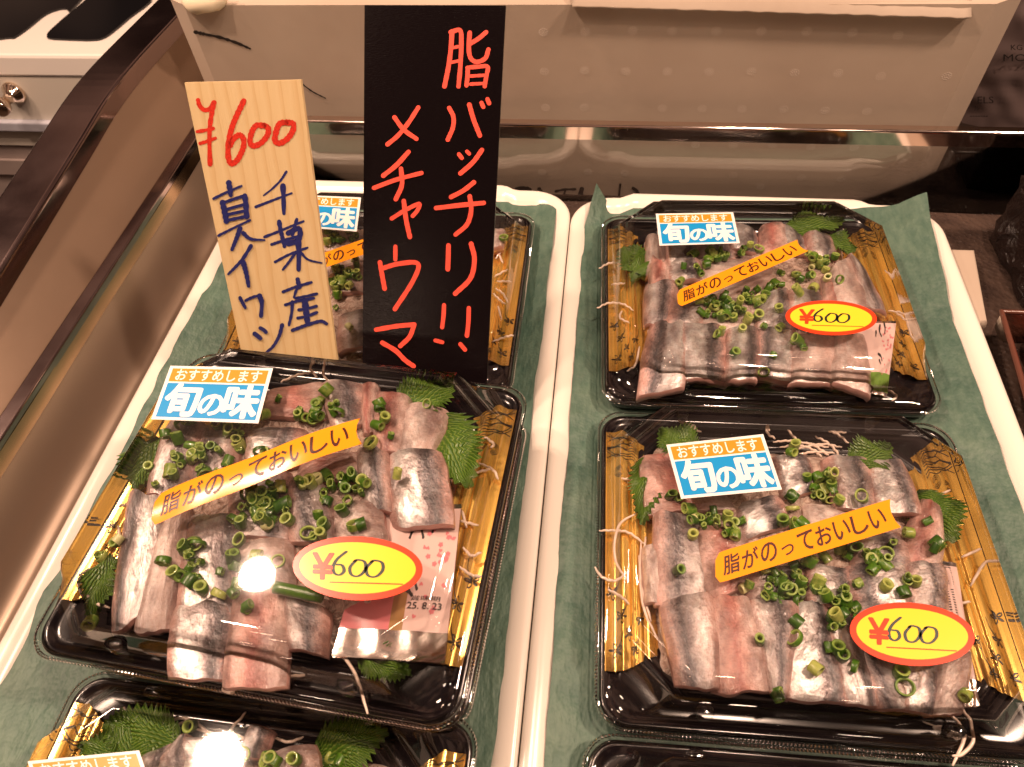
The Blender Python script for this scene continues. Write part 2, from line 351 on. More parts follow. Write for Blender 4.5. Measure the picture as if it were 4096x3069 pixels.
class MB:
    def __init__(s): s.v = []; s.f = []; s.m = []; s.uv = []; s.sm = []
    def add(s, vs, fs, mi=0, uvs=None, smooth=True):
        b = len(s.v); s.v += [tuple(p) for p in vs]
        for f in fs:
            s.f.append(tuple(i + b for i in f)); s.m.append(mi); s.sm.append(smooth)
        s.uv += list(uvs) if uvs is not None else [(0, 0)] * len(vs)
    def grid(s, fn, nu, nv, mi=0, smooth=True, closed_u=False):
        vs, uvs = [], []
        for j in range(nv + 1):
            for i in range(nu if closed_u else nu + 1):
                vs.append(fn(i / nu, j / nv)); uvs.append((i / nu, j / nv))
        wd = nu if closed_u else nu + 1
        fs = []
        for j in range(nv):
            for i in range(nu):
                a = j * wd + i; b = j * wd + (i + 1) % wd
                fs.append((a, b, b + wd, a + wd))
        s.add(vs, fs, mi, uvs, smooth)
    def loops(s, rings, mi=0, cap0=False, cap1=False, smooth=True):
        n = len(rings[0]); vs = [p for r in rings for p in r]; fs = []
        for j in range(len(rings) - 1):
            for i in range(n):
                k = (i + 1) % n
                fs.append((j * n + i, j * n + k, (j + 1) * n + k, (j + 1) * n + i))
        if cap0: fs.append(tuple(reversed(range(n))))
        if cap1: fs.append(tuple(range((len(rings) - 1) * n, len(rings) * n)))
        s.add(vs, fs, mi, None, smooth)
    def box(s, lo, hi, mi=0, bev=0.0, fn=None):
        x0, y0, z0 = lo; x1, y1, z1 = hi; b = bev
        rs = []
        if b <= 0: prof = [(0, z0), (0, z1)]
        else: prof = [(b, z0), (b * .3, z0 + b * .3), (0, z0 + b), (0, z1 - b), (b * .3, z1 - b * .3), (b, z1)]
        for o, z in prof:
            if b <= 0: rs.append([(x0, y0, z), (x1, y0, z), (x1, y1, z), (x0, y1, z)])
            else:
                c = b * .6
                rs.append([(x0 + o + c, y0 + o, z), (x1 - o - c, y0 + o, z), (x1 - o, y0 + o + c, z), (x1 - o, y1 - o - c, z),
                           (x1 - o - c, y1 - o, z), (x0 + o + c, y1 - o, z), (x0 + o, y1 - o - c, z), (x0 + o, y0 + o + c, z)])
        if fn: rs = [[fn(p) for p in r] for r in rs]
        s.loops(rs, mi, True, True, smooth=False)
    def tube(s, pts, r, mi=0, n=8, cap=True, closed=False):
        P = [Vector(p) for p in pts]; rings = []
        up = Vector((0.13, 0.21, 1)).normalized()
        for i, p in enumerate(P):
            if closed: d = P[(i + 1) % len(P)] - P[i - 1]
            else: d = P[min(i + 1, len(P) - 1)] - P[max(i - 1, 0)]
            d.normalize(); a = d.cross(up)
            if a.length < 1e-4: a = d.cross(Vector((1, 0, 0)))
            a.normalize(); b = a.cross(d)
            rr = r(i / max(1, len(P) - 1)) if callable(r) else r
            rings.append([p + (a * math.cos(2 * math.pi * k / n) + b * math.sin(2 * math.pi * k / n)) * rr for k in range(n)])
        if closed: rings.append(rings[0]); cap = False
        s.loops(rings, mi, cap, cap)
    def poly(s, pts2, frame, off, mi=0):
        vs = [frame(x, y, off) for x, y in pts2]
        tri = tessellate_polygon([[Vector((x, y, 0)) for x, y in pts2]])
        s.add(vs, [tuple(t_) for t_ in tri], mi, [(x, y) for x, y in pts2], False)
    def stroke(s, pts, width, frame, off, mi=0, per=7, taper=0.0, jit=0.0):
        """a flat brush stroke; points in the frame's own 2D units"""
        c = cr(pts, per); n = len(c); L, R_ = [], []
        for i, p in enumerate(c):
            d = c[min(i + 1, n - 1)] - c[max(i - 1, 0)]
            q = np.hypot(*d) or 1; nx, ny = -d[1] / q, d[0] / q
            k = i / (n - 1)
            wd = width * .5 * (1 - taper * k) * (1 + jit * math.sin(5 * k + p[0]))
            L.append((p[0] + nx * wd, p[1] + ny * wd)); R_.append((p[0] - nx * wd, p[1] - ny * wd))
        def cap(p, d, wd):
            q = np.hypot(*d) or 1; a0 = math.atan2(d[1], d[0]); r = []
            for k in range(1, 5):
                a = a0 + math.pi / 2 - math.pi * k / 5
                r.append((p[0] + math.cos(a) * wd, p[1] + math.sin(a) * wd))
            return r
        vs = [frame(x, y, off) for pr in zip(L, R_) for x, y in pr]
        fs = [(2 * i, 2 * i + 1, 2 * i + 3, 2 * i + 2) for i in range(n - 1)]
        s.add(vs, fs, mi, None, False)
        for p, d, wd, a, b in ((c[-1], c[-1] - c[-2], width * .5 * (1 - taper), L[-1], R_[-1]), (c[0], c[0] - c[1], width * .5, R_[0], L[0])):
            pl = [a] + cap(p, d, wd) + [b]
            s.add([frame(x, y, off) for x, y in pl], [tuple(range(len(pl)))], mi, None, False)
    def build(s, name, mats, parent=None, centre=True, loc=None):
        me = bpy.data.meshes.new(name)
        V = np.array(s.v, float)
        if loc is None:
            loc = ((V[:, 0].min() + V[:, 0].max()) / 2, (V[:, 1].min() + V[:, 1].max()) / 2, V[:, 2].min()) if (centre and parent is None) else (0, 0, 0)
        V = (V - np.array(loc)) * MM
        me.from_pydata(V.tolist(), [], s.f)
        for mm_ in mats: me.materials.append(M[mm_] if isinstance(mm_, str) else mm_)
        me.polygons.foreach_set('material_index', s.m)
        me.polygons.foreach_set('use_smooth', s.sm)
        ul = me.uv_layers.new(name='UVMap')
        li = np.zeros(len(me.loops), int); me.loops.foreach_get('vertex_index', li)
        ul.data.foreach_set('uv', np.array(s.uv, float)[li].ravel())
        me.update()
        o = bpy.data.objects.new(name, me); COL.objects.link(o)
        o.location = Vector(loc) * MM
        if parent is not None: o.parent = parent
        return o

def tag(o, label=None, cat=None, group=None, kind=None):
    if label: o['label'] = label
    if cat: o['category'] = cat
    if group: o['group'] = group
    if kind: o['kind'] = kind
    return o
def empty(name, loc, rz=0):
    o = bpy.data.objects.new(name, None); COL.objects.link(o); o.empty_display_size = .02
    o.location = Vector(loc) * MM; o.rotation_euler = (0, 0, rz)
    return o
def copy_tree(o, parent=None):
    c = o.copy(); COL.objects.link(c)
    if parent is not None: c.parent = parent
    for ch in list(o.children): copy_tree(ch, c)
    return c
_tc = {}
def text2d(body, bold=0.0):
    """glyph outlines as triangles/polygons in a 0..1 box (text object turned into a mesh)"""
    k = (body, bold)
    if k not in _tc:
        c = bpy.data.curves.new('lettering', 'FONT'); c.body = body; c.offset = bold; c.resolution_u = 3
        o = bpy.data.objects.new('lettering', c); COL.objects.link(o)
        dg = bpy.context.evaluated_depsgraph_get(); dg.update()
        me = bpy.data.meshes.new_from_object(o.evaluated_get(dg))
        V = np.array([(v_.co.x, v_.co.y) for v_ in me.vertices]); F = [tuple(p.vertices) for p in me.polygons]
        bpy.data.objects.remove(o); bpy.data.meshes.remove(me); bpy.data.curves.remove(c)
        lo, hi = V.min(0), V.max(0)
        _tc[k] = ((V - lo) / (hi - lo), F, (hi - lo)[0] / (hi - lo)[1])
    return _tc[k]
def put_text(mb, body, box, frame, off, mi, bold=0.0):
    V, F, asp = text2d(body, 0.0)
    x0, y0, x1, y1 = box
    sh = [(0, 0)]
    if bold:
        n = max(1, len(body)); bx, by = bold / n / (asp / n), bold
        sh = [(bx * math.cos(k * .7854), by * math.sin(k * .7854)) for k in range(8)] + [(0, 0)]
    for k, (dx, dy) in enumerate(sh):
        mb.add([frame(x0 + (x1 - x0) * (a + dx), y0 + (y1 - y0) * (b + dy), off + .004 * k) for a, b in V], F, mi, None, False)

def rrect(w_, d_, off, r, n=8, chamf=0.0):
    """outline of a w x d rectangle, inset by off; corners blend from arcs (chamf 0) to straight cuts (1)"""
    hw, hd = w_ / 2 - off, d_ / 2 - off; pts = []
    for cx, cy, a0 in ((hw - r, hd - r, 0), (-hw + r, hd - r, 90), (-hw + r, -hd + r, 180), (hw - r, -hd + r, 270)):
        for k in range(n + 1):
            a = math.radians(a0 + 90 * k / n)
            ax, ay = math.cos(a) * r, math.sin(a) * r
            s0 = (math.cos(math.radians(a0)) * r, math.sin(math.radians(a0)) * r); s1 = (math.cos(math.radians(a0 + 90)) * r, math.sin(math.radians(a0 + 90)) * r)
            f = k / n
            bx, by = s0[0] + (s1[0] - s0[0]) * f, s0[1] + (s1[1] - s0[1]) * f
            pts.append((cx + ax * (1 - chamf) + bx * chamf, cy + ay * (1 - chamf) + by * chamf))
    return pts

# ------------------------------------------------------------------ the case: floor, walls, rails, glass
mb = MB()
mb.grid(lambda u, v: (-326 + 1026 * u, -420 + 912 * v, -18 + .8 * math.sin(31 * u + 17 * v)), 60, 60)
tag(mb.build('case_floor', ['floor'], loc=(0, 0, 0)), kind='structure')
mb = MB(); mb.grid(lambda u, v: (-3000 + 6000 * u, -1500 + 5000 * v, -700), 2, 2)
tag(mb.build('shop_floor', ['dark'], loc=(0, 0, 0)), kind='structure')

def arc(cx, cz, r, a0, a1, n=8):
    return [(cx + r * math.cos(math.radians(a0 + (a1 - a0) * k / n)), cz + r * math.sin(math.radians(a0 + (a1 - a0) * k / n))) for k in range(n + 1)]
def sweep(mb, section, path, mi=0, axis='y'):
    """extrude a closed 2D section (across, up) along path points"""
    rings = [[(p[0] + a, p[1], p[2] + b) if axis == 'y' else (p[0], p[1] + a, p[2] + b) for a, b in section] for p in path]
    mb.loops(rings, mi, True, True, smooth=False)
side = empty('case_side_wall', (-322, 200, -18))
def at_side(mb_, name, mats):
    o = mb_.build(name, mats, None, loc=(-322, 200, -18)); o.location = (0, 0, 0); o.parent = side; return o
mb = MB()
prof = [(-319, 36.2), (-319, 20), (-319, 4), (-318.7, -4), (-317, -10), (-313, -14.5), (-307, -16.5), (-303, -17)]
mb.grid(lambda u, v: (*(lambda q: (q[0] + .35 * math.sin(v * 23 + u * 5), -420 + 908 * v, q[1]))(cr(prof, 4)[min(28, int(round(u * 28)))]),), 28, 60)
at_side(mb, 'lower_panel', ['brush'])
mb = MB(); mb.grid(lambda u, v: (-318.2 + .5 * math.sin(v * 30), -420 + 908 * v, 46 - 10 * u), 2, 50)
at_side(mb, 'upper_strip', ['polish'])
mb = MB(); sec = [(10, -3), *arc(8.8, 1.0, 1.2, 0, 90, 6), *arc(1.4, .8, 1.4, 90, 180, 6), (0, -3)][::-1]
sweep(mb, [(a, b) for a, b in sec], [(-328, -420, 46), (-328, 484, 49)])
at_side(mb, 'top_rail', ['steel'])
tag(side, 'brushed steel side wall of the chilled case with a narrow steel top rail', 'case wall')

# outer side frame with the broad bent rail
frame_o = empty('case_side_frame', (-375, 300, -18))
def at_fo(mb_, name, mats):
    o = mb_.build(name, mats, None, loc=(-375, 300, -18)); o.location = (0, 0, 0); o.parent = frame_o; return o
path = [(-200, 40), (100, 60), (296, 79), (339, 83.5), (400, 90), (440, 94.5), (482, 96), (553, 94), (760, 86)]
pth = cr(path, 5)
mb = MB()
sec = [(0, -12), *arc(-2.8, -1.8, 2.8, 0, 90, 9), *arc(-31.5, -1.5, 2.5, 90, 180, 7), (-34, -12)]
sweep(mb, sec, [(-359.5, y, z) for y, z in pth])
at_fo(mb, 'top_rail', ['steel'])
mb = MB(); mb.grid(lambda u, v: (-331 - 29.5 * u, pth[0][0] + (pth[-1][0] - pth[0][0]) * v, 20 + (np.interp(pth[0][0] + (pth[-1][0] - pth[0][0]) * v, [p[0] for p in pth], [p[1] for p in pth]) - 32) * u), 6, 40)
at_fo(mb, 'side_panel', ['panel'])
tag(frame_o, 'broad scratched steel rail, bent in the middle, above a satin beige panel', 'case frame')

# back glass with steel top rail
gp = empty('glass_partition', (0, 482, -18))
def at_gp(mb_, name, mats):
    o = mb_.build(name, mats, None, loc=(0, 482, -18)); o.location = (0, 0, 0); o.parent = gp; return o
mb = MB(); mb.box((-319, 483, -18), (900, 486.5, 44))
at_gp(mb, 'glass_pane', ['glass'])
mb = MB()
sec = [(7, 0), (7, 11), (6, 12), *arc(.8, 10.2, 1.8, 90, 180, 9), (-1, 0)]
sweep(mb, sec, [(-324, 482, 42.5), (900, 482, 42.5)], axis='x')
at_gp(mb, 'top_rail', ['steel_x'])
tag(gp, 'low glass partition with a shiny steel top rail behind the trays', 'partition')

# ------------------------------------------------------------------ styrofoam box behind the glass
fx = empty('foam_box', (-30, 640, -60))
def at_fx(mb_, name, mats):
    o = mb_.build(name, mats, None, loc=(-30, 640, -60)); o.location = (0, 0, 0); o.parent = fx; return o
BY = 512
def fpt(x, y): return on_y('S', x, y, BY)
xl0, xl1 = fpt(782, 240).x, fpt(702, 240).x      # chamfered corner strips
xl_in, xl_out = fpt(824, 240).x, fpt(749, 240).x
xr_in, xr_out = fpt(3880, 240).x, fpt(4010, 240).x
zt = on_y('S', 3000, 36, BY).z
mb = MB()
rs = []
for z, g in ((-60, 0), (zt - 3, 0), (zt - .6, -1.2), (zt, -6.5), (zt + 2.5, -8), (zt + 60, -8)):
    # outline: front face, chamfer strips, sides, back
    rs.append([(xl_in, BY + g, z), (xr_in, BY + g, z), (xr_out, BY + 14 + g, z), (xr_out, BY + 250, z), (xl_out, BY + 250, z), (xl_out, BY + 11 + g, z)])
def dense(r, n=10):
    out = []
    for i in range(len(r)):
        a, b = np.array(r[i]), np.array(r[(i + 1) % len(r)])
        for k in range(n): out.append(tuple(a + (b - a) * k / n))
    return out
# the lip stands proud only between its two ends: build the body straight, then the lip as its own part
body_r = [dense([(xl_in, BY, z), (xr_in, BY, z), (xr_out, BY + 14, z), (xr_out, BY + 250, z), (xl_out, BY + 250, z), (xl_out, BY + 11, z)]) for z in (-60, 0, 60, zt + 3)]
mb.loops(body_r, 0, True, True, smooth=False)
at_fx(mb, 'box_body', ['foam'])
mb = MB()
a0, a1 = fpt(2290, 20), fpt(3870, 66)
lip = []
N = 60
for i in range(N + 1):
    k = i / N
    x = a0.x + (a1.x - a0.x) * k
    zz = a0.z + (a1.z - a0.z) * k + .5 * math.sin(i * 1.7) * random.random()
    lip.append([(x, BY + 2, zz - .5), (x, BY - 3.5, zz), (x, BY - 5.5, zz + .8), (x, BY - 5.5, zz + 2.2), (x, BY + 44, zz + 30), (x, BY + 44, zz + 2)])
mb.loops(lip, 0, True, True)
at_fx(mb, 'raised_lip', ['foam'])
# torn corner
mb = MB()
tc_ = [on_y('c1', x, y, BY - 3) for x, y in ((1062, -40), (1068, 20), (1090, 50), (1130, 62), (1180, 84), (1230, 78), (1290, 70), (1325, 40), (1330, -40))]
cen = sum((Vector(p) for p in tc_), Vector()) / len(tc_)
vs = [p + Vector((0, random.uniform(-2, 2), 0)) for p in tc_]
mid = [cen + (p - cen) * .6 + Vector((0, -4 - 3 * random.random(), 0)) for p in tc_]
bk = [p + Vector((0, 5, 0)) for p in tc_]
mb.loops([bk, vs, mid], 0, True, True)
at_fx(mb, 'torn_edge', ['foam_torn'])
# moulded bead rosettes
mb = MB()
ros = [(183, 137), (360, 135), (727, 132), (913, 132), (1103, 132), (1295, 133), (1488, 137), (1680, 150), (187, 303), (357, 299), (706, 303), (882, 305), (1060, 303), (1243, 308),
       (1427, 310), (1607, 323), (1885, 322), (192, 455), (357, 455), (685, 458), (853, 460), (1022, 461), (1197, 463), (1372, 467), (1549, 471), (825, 612), (985, 614), (1150, 613), (1312, 622), (1495, 624),
       (178, 728), (372, 728), (527, 732), (985, 740), (1272, 750), (1440, 755), (1100, 788), (343, 845), (487, 848), (560, 130), (530, 303)]
for x, y in ros:
    if x > 1900: continue
    c = on_y('box', x, y, BY)
    for k in range(19):
        rr = 0 if k == 0 else (1.5 if k < 7 else 2.9); a = k * 1.047 if k < 7 else k * .5236 + .2
        p = Vector((c.x + rr * math.cos(a), BY - .05, c.z + rr * math.sin(a) * .9)); q = .44 + .12 * random.random()
        mb.add([(p.x + q * math.cos(b * 1.047), p.y, p.z + q * math.sin(b * 1.047)) for b in range(6)] + [(p.x, p.y - .22, p.z)], [(b, (b + 1) % 6, 6) for b in range(6)], 0)
at_fx(mb, 'moulded_rosettes', ['bead'])
# handwriting on the foam
mb = MB()
def f_box(c):
    return lambda x, y, off: on_y(c, x, y, BY - .12 - off)
for i, (pts, wd) in enumerate([([(235, 808), (270, 801), (318, 799)], 10), ([(275, 808), (268, 830), (258, 862)], 9), ([(70, 800), (95, 795), (125, 800)], 18), ([(110, 805), (130, 832)], 12), ([(165, 798), (185, 830)], 16),
                               ([(345, 800), (340, 825), (343, 860)], 22), ([(413, 812), (420, 858)], 9), ([(508, 780), (500, 855)], 10), ([(562, 795), (580, 810), (590, 845)], 14)]):
    mb.stroke(pts, wd, f_box('box'), i * .02, 0, jit=.2)
for pts, wd in [([(1150, 190), (1210, 203), (1300, 222), (1400, 255), (1475, 288)], 20), ([(1770, 488), (1800, 510), (1850, 545), (1920, 580)], 10)]:
    mb.stroke(pts, wd, f_box('c1'), .3, 0, taper=.4, jit=.3)
at_fx(mb, 'handwriting', ['marker'])
tag(fx, 'large white styrofoam box with marker scribbles standing behind the glass', 'foam box')

# ------------------------------------------------------------------ white serving trays and green paper
def tray_outline(w_, d_, off, r, tab, n=9):
    """rounded rectangle with a grip bulge on its back side"""
    base = rrect(w_, d_, off, max(r - off, 4), n)
    out = []
    for i in range(len(base)):
        a, b = base[i], base[(i + 1) % len(base)]
        out.append(a)
        L = math.hypot(b[0] - a[0], b[1] - a[1])
        if L > 60:
            for k in range(1, 40): out.append((a[0] + (b[0] - a[0]) * k / 40, a[1] + (b[1] - a[1]) * k / 40))
    res = []
    for x, y in out:
        if y > d_ / 2 - off - 1 and tab:
            s_ = min(1, max(0, (95 - abs(x + 4)) / 12)); s_ = s_ * s_ * (3 - 2 * s_)
            y += 6 * s_
        res.append((x, y))
    return res
def make_tray():
    root = empty('serving_tray', (0, 0, 0))
    W_, D_ = 270.5, 600
    lv = [(16, -18), (13, -18), (9, -12), (3.5, 0), (.8, 3), (0, 4.3), (.6, 5.6), (2.2, 6.4), (4.5, 6.4), (8, 5.6), (11.5, 3.2), (14, .5), (17, -1.2), (24, -1.6)]
    mb = MB()
    rings = [[(x, y, z) for x, y in tray_outline(W_, D_, o, 32, True)] for o, z in lv]
    mb.loops(rings, 0, True, True)
    mb.build('tray_body', ['tray'], root)
    return root
trayL = make_tray(); trayL.location = Vector((-158, 166, 0)) * MM
tag(trayL, 'white plastic tray nearest the steel side wall, lined with green paper', 'tray', 'white plastic serving trays')
trayR = copy_tree(trayL); trayR.location = Vector((113, 160, 0)) * MM
tag(trayR, 'white plastic tray beside the black crumpled bag, lined with green paper', 'tray', 'white plastic serving trays')

def nz(x, y=0.0, s=1.0):
    from mathutils import noise
    return noise.noise(Vector((x * s, y * s, 3.7)))
def liner(name, x0, x1, y0, y1, seed, extra=None):
    mb = MB()
    def fn(u, v):
        y = y0 + (y1 - y0) * v
        xa = x0 + 1.6 * nz(y, seed, .02) + .5 * nz(y, seed + 5, .12); xb = x1 + 1.8 * nz(y, seed + 9, .02) + .5 * nz(y, seed + 3, .1)
        x = xa + (xb - xa) * u
        e = min(u, 1 - u) * (x1 - x0)
        z = 0.1 + .5 * nz(x, y, .03) + .5
        if e < 14: z += (14 - e) / 14 * (2.8 + 1.8 * nz(y, seed + 20, .04)) + 1.0
        if v > .985: z += (v - .985) / .015 * .8
        p = Vector((x, y, z))
        return extra(u, v, p) if extra else p
    mb.grid(fn, 90, 150)
    return mb.build(name, ['liner'])
def exR(u, v, p):
    # the free back corner stands up over the tray rim
    if u > .72 and v > .80:
        k = min(1, (u - .72) / .28) * min(1, (v - .80) / .20)
        p = p + Vector((6 * k, 9 * k * k, 9 * k ** .7 + 1.5 * math.sin(u * 40) * k))
    if u < .08 and v > .95:
        k = (1 - u / .08) * (v - .95) / .05
        p = p + Vector((7 * k, 6 * k, 13 * k))
    return p
def exL(u, v, p):
    if u > .9 and v > .9: p = p + Vector((0, 0, 1.5 * (u - .9) * 10))
    return p
tag(liner('paper_liner', -284, -34, -90, 456, 1, exL), 'green paper sheet under the packs beside the steel wall', 'paper liner')
tag(liner('paper_liner', -11, 233, -90, 453, 40, exR), 'green paper sheet with a raised corner in the tray beside the black bag', 'paper liner')

# ------------------------------------------------------------------ sashimi packs
PW, PD, LT = 195.0, 172.0, 39.0
def make_pack():
    root = empty('sashimi_pack', (0, 0, 0))
    mb = MB()
    lv = [(4, 0, 10, 0), (1.5, 1.0, 12, 0), (.4, 4, 13, 0), (0, 8.4, 13, 0), (.5, 9.3, 12.5, 0), (1.6, 9.6, 12, 0), (3.2, 9.3, 11, 0), (4.4, 8.0, 10, 0), (7, 7.8, 10, 0), (9.2, 8.0, 10, .3),
          (10.2, 9.6, 24, 1), (11.2, 10.8, 25, 1), (13, 11.2, 25, 1), (14.6, 10.6, 25, 1), (16.2, 8.0, 25, 1), (17.2, 7.4, 25, 1), (19.5, 7.6, 25, 1), (21, 6.2, 25, 1), (24, 3.6, 25, 1), (28, 3.0, 24, 1)]
    mb.loops([[(x, y, z) for x, y in rrect(PW, PD, o, r, 8, c)] for o, z, r, c in lv], 0, True, True)
    base = mb.build('pack_base', ['black_plastic'], root)
    # gold film on the two side shoulders: ribbed along the depth
    prof = [(2.6, 9.9), (4.8, 9.6), (7.5, 9.6), (9.5, 11.0), (11.2, 12.6), (13, 12.9), (14.6, 12.6), (15.6, 11.2), (16.8, 11.2), (18.2, 12.2), (20.0, 12.0), (21.2, 10.4), (22.6, 10.4), (24.0, 10.8), (26, 9.0), (29, 6.0), (33, 4.2)]
    pf = np.array(prof)
    for sx in (-1, 1):
        def surf(u, v, off=0.0):
            o = np.interp(u * 16, np.arange(17), pf[:, 0]); z = np.interp(u * 16, np.arange(17), pf[:, 1])
            y0_ = -62 + max(0, o - 12) * .6; y1_ = 73 - max(0, o - 12) * .75
            return Vector((sx * (PW / 2 - o), y0_ + (y1_ - y0_) * v, z + .25 + off))
        mb = MB(); mb.grid(surf, 48, 24)
        # printed waves at the back end, sprigs at the front end
        fr = lambda x, y, off: surf(min(1, max(0, x)), min(1, max(0, y)), .12 + off)
        for k in range(9):
            a = .87 + k * .014
            mb.stroke([(0.02, a + .02 * math.sin(k)), (.15, a + .016 * math.cos(k * 2.0)), (.32, a - .012 + .01 * math.sin(k * 3)), (.5, a + .012), (.62, a - .008 * math.cos(k))], .0042, fr, .01 * k, 1, per=6)
        for cx_, cy_, r_ in ((.2, .80, .05), (.42, .83, .06)):
            for q in (.4, .7, 1):
                mb.stroke([(cx_ + r_ * 1.5 * q * math.cos(a), cy_ + r_ * .5 * q * math.sin(a)) for a in (0, 1.2, 2.4, 3.6, 4.8, 5.6)], .004, fr, .02, 1, per=5)
        rl = random.Random(5 if sx < 0 else 6)
        for cx_, cy_ in ((.14, .07), (.36, .12), (.22, .19), (.50, .06), (.10, .28), (.62, .16)):
            rot = rl.random() * 3; kk = 0
            for k in range(5):
                a = rot + k * 1.2566; px_, py_ = cx_ + .055 * math.cos(a), cy_ + .015 * math.sin(a)
                ell_ = [(px_ + .040 * math.cos(b) * math.cos(a) - .018 * math.sin(b) * math.sin(a), py_ + (.040 * math.cos(b) * math.sin(a) + .018 * math.sin(b) * math.cos(a)) * .26) for b in [q_ * .6283 for q_ in range(10)]]
                if k % 2: mb.poly(ell_, fr, .02 * k, 1)
                else: mb.stroke(ell_ + ell_[:1], .006, fr, .02 * k, 1, per=2)
            mb.stroke([(cx_, cy_), (cx_ + .08, cy_ + .035), (cx_ + .10, cy_ + .075)], .007, fr, .12, 1, per=4)
        g_ = mb.build('gold_panel', ['gold', 'gold_ink'], base)
    # clear lid
    mb = MB()
    lv = [(-2.4, 8.0, 14.5, 0), (-2.5, 9.2, 14.5, 0), (-2.0, 9.9, 14.5, 0), (-.6, 10.2, 14, 0), (.4, 10.6, 13, 0), (.9, 12.4, 13, 0), (1.6, 13.4, 13, 0), (3.2, 13.8, 13, .1), (4.6, 14.4, 14, .3), (5.6, 17, 18, .7), (7.2, 23, 22, .9), (8.6, 29, 23, .95),
          (9.6, 32.4, 24, 1), (10.6, 33.4, 24, 1), (12.2, 33.8, 24, 1), (13.2, 34.6, 24, 1), (14.2, 37.0, 24, 1), (15.2, 38.2, 24, 1), (16.8, 38.8, 23, 1), (18.6, 39.0, 22, 1)]
    rings = []
    for o, z, r, c in lv:
        rings.append([(x, y, z) for x, y in rrect(PW, PD, o, r, 8, c)])
    mb.loops(rings, 0)
    top = rings[-1]
    mb.add(top, [tuple(range(len(top)))], 0, None, False)
    # knurled crimp round the lid's flange
    base_ = rrect(PW, PD, -1.5, 14.3, 12)
    seg = [(math.hypot(base_[(i + 1) % len(base_)][0] - p[0], base_[(i + 1) % len(base_)][1] - p[1])) for i, p in enumerate(base_)]
    tot = sum(seg); NK = 860; pts_ = []; acc = 0; i = 0
    for k in range(NK):
        d = tot * k / NK
        while acc + seg[i] < d: acc += seg[i]; i += 1
        f = (d - acc) / seg[i]; a_, b_ = base_[i], base_[(i + 1) % len(base_)]
        pts_.append((a_[0] + (b_[0] - a_[0]) * f, a_[1] + (b_[1] - a_[1]) * f))
    def kr(dr, z, amp):
        r_ = []
        for k, (x, y) in enumerate(pts_):
            q = math.hypot(x, y); r_.append((x * (1 + dr / q), y * (1 + dr / q), z + amp * (k % 2)))
        return r_
    mb.loops([kr(-.75, 10.25, 0), kr(-.3, 10.5, .45), kr(.35, 10.5, .45), kr(.8, 10.15, 0)], 0, smooth=False)
    # four small stacking studs on the lid shoulder
    for x, y in ((-52, -PD / 2 + 6.5), (52, -PD / 2 + 6.5), (-52, PD / 2 - 6.5), (52, PD / 2 - 6.5)):
        sgn = 1 if y > 0 else -1
        mb.loops([[(x + r * math.cos(a * .5236), y + r * .7 * math.sin(a * .5236), z) for a in range(12)] for r, z in ((4.6, 16), (4.3, 22.5), (3.4, 24.0), (1.5, 24.2))], 0, False, True)
    mb.build('lid', ['lid'], root)
    return root
PACK0 = make_pack()
PACKS = {}
def place_pack(key, x, y, z, deg, label, first=False):
    p = PACK0 if first else copy_tree(PACK0)
    p.location = Vector((x, y, z)) * MM; p.rotation_euler = (0, 0, math.radians(deg))
    tag(p, label, 'sashimi pack', 'clear lidded sashimi packs')
    lid = [c for c in p.children if c.name.startswith('lid')][0]
    PACKS[key] = dict(root=p, lid=lid, x=x, y=y, z=z, a=math.radians(deg))
def centre_from(fl, deg):
    a = math.radians(deg); return fl[0] + PW / 2 * math.cos(a) - PD / 2 * math.sin(a), fl[1] + PW / 2 * math.sin(a) + PD / 2 * math.cos(a)
c_ = centre_from((9.2, 256.5), 2.0)
place_pack('r1', *c_, 1.2, 2.0, 'right back sashimi pack in the tray beside the black bag, its price oval level', True)
c_ = centre_from((12.5, 75.5), 1.6)
place_pack('r2', *c_, 1.2, 1.6, 'right front sashimi pack with daikon threads at its rear edge and barcode sachet inside')
c_ = centre_from((12.5, -101.5), 1.6)
place_pack('r3', *c_, 1.2, 1.6, 'pack at the lower picture edge of which only the black back rim shows')
place_pack('l1', -147.5, 342, 1.2, .3, 'sashimi pack mostly hidden behind the wooden and the black price signs')
c_ = centre_from((-240.5, 72.0), -3.7)
place_pack('l2', *c_, 41.2, -3.7, 'raised left sashimi pack on a stack just in front of the two signs')
place_pack('l0', -140, 159, 1.2, -3.7, 'lower pack of the stack, hidden beneath the raised pack')
c_ = centre_from((-240, -98.5), -.8)
place_pack('l3', *c_, 1.2, -.8, 'nearest left sashimi pack at the bottom edge, before the raised pack')

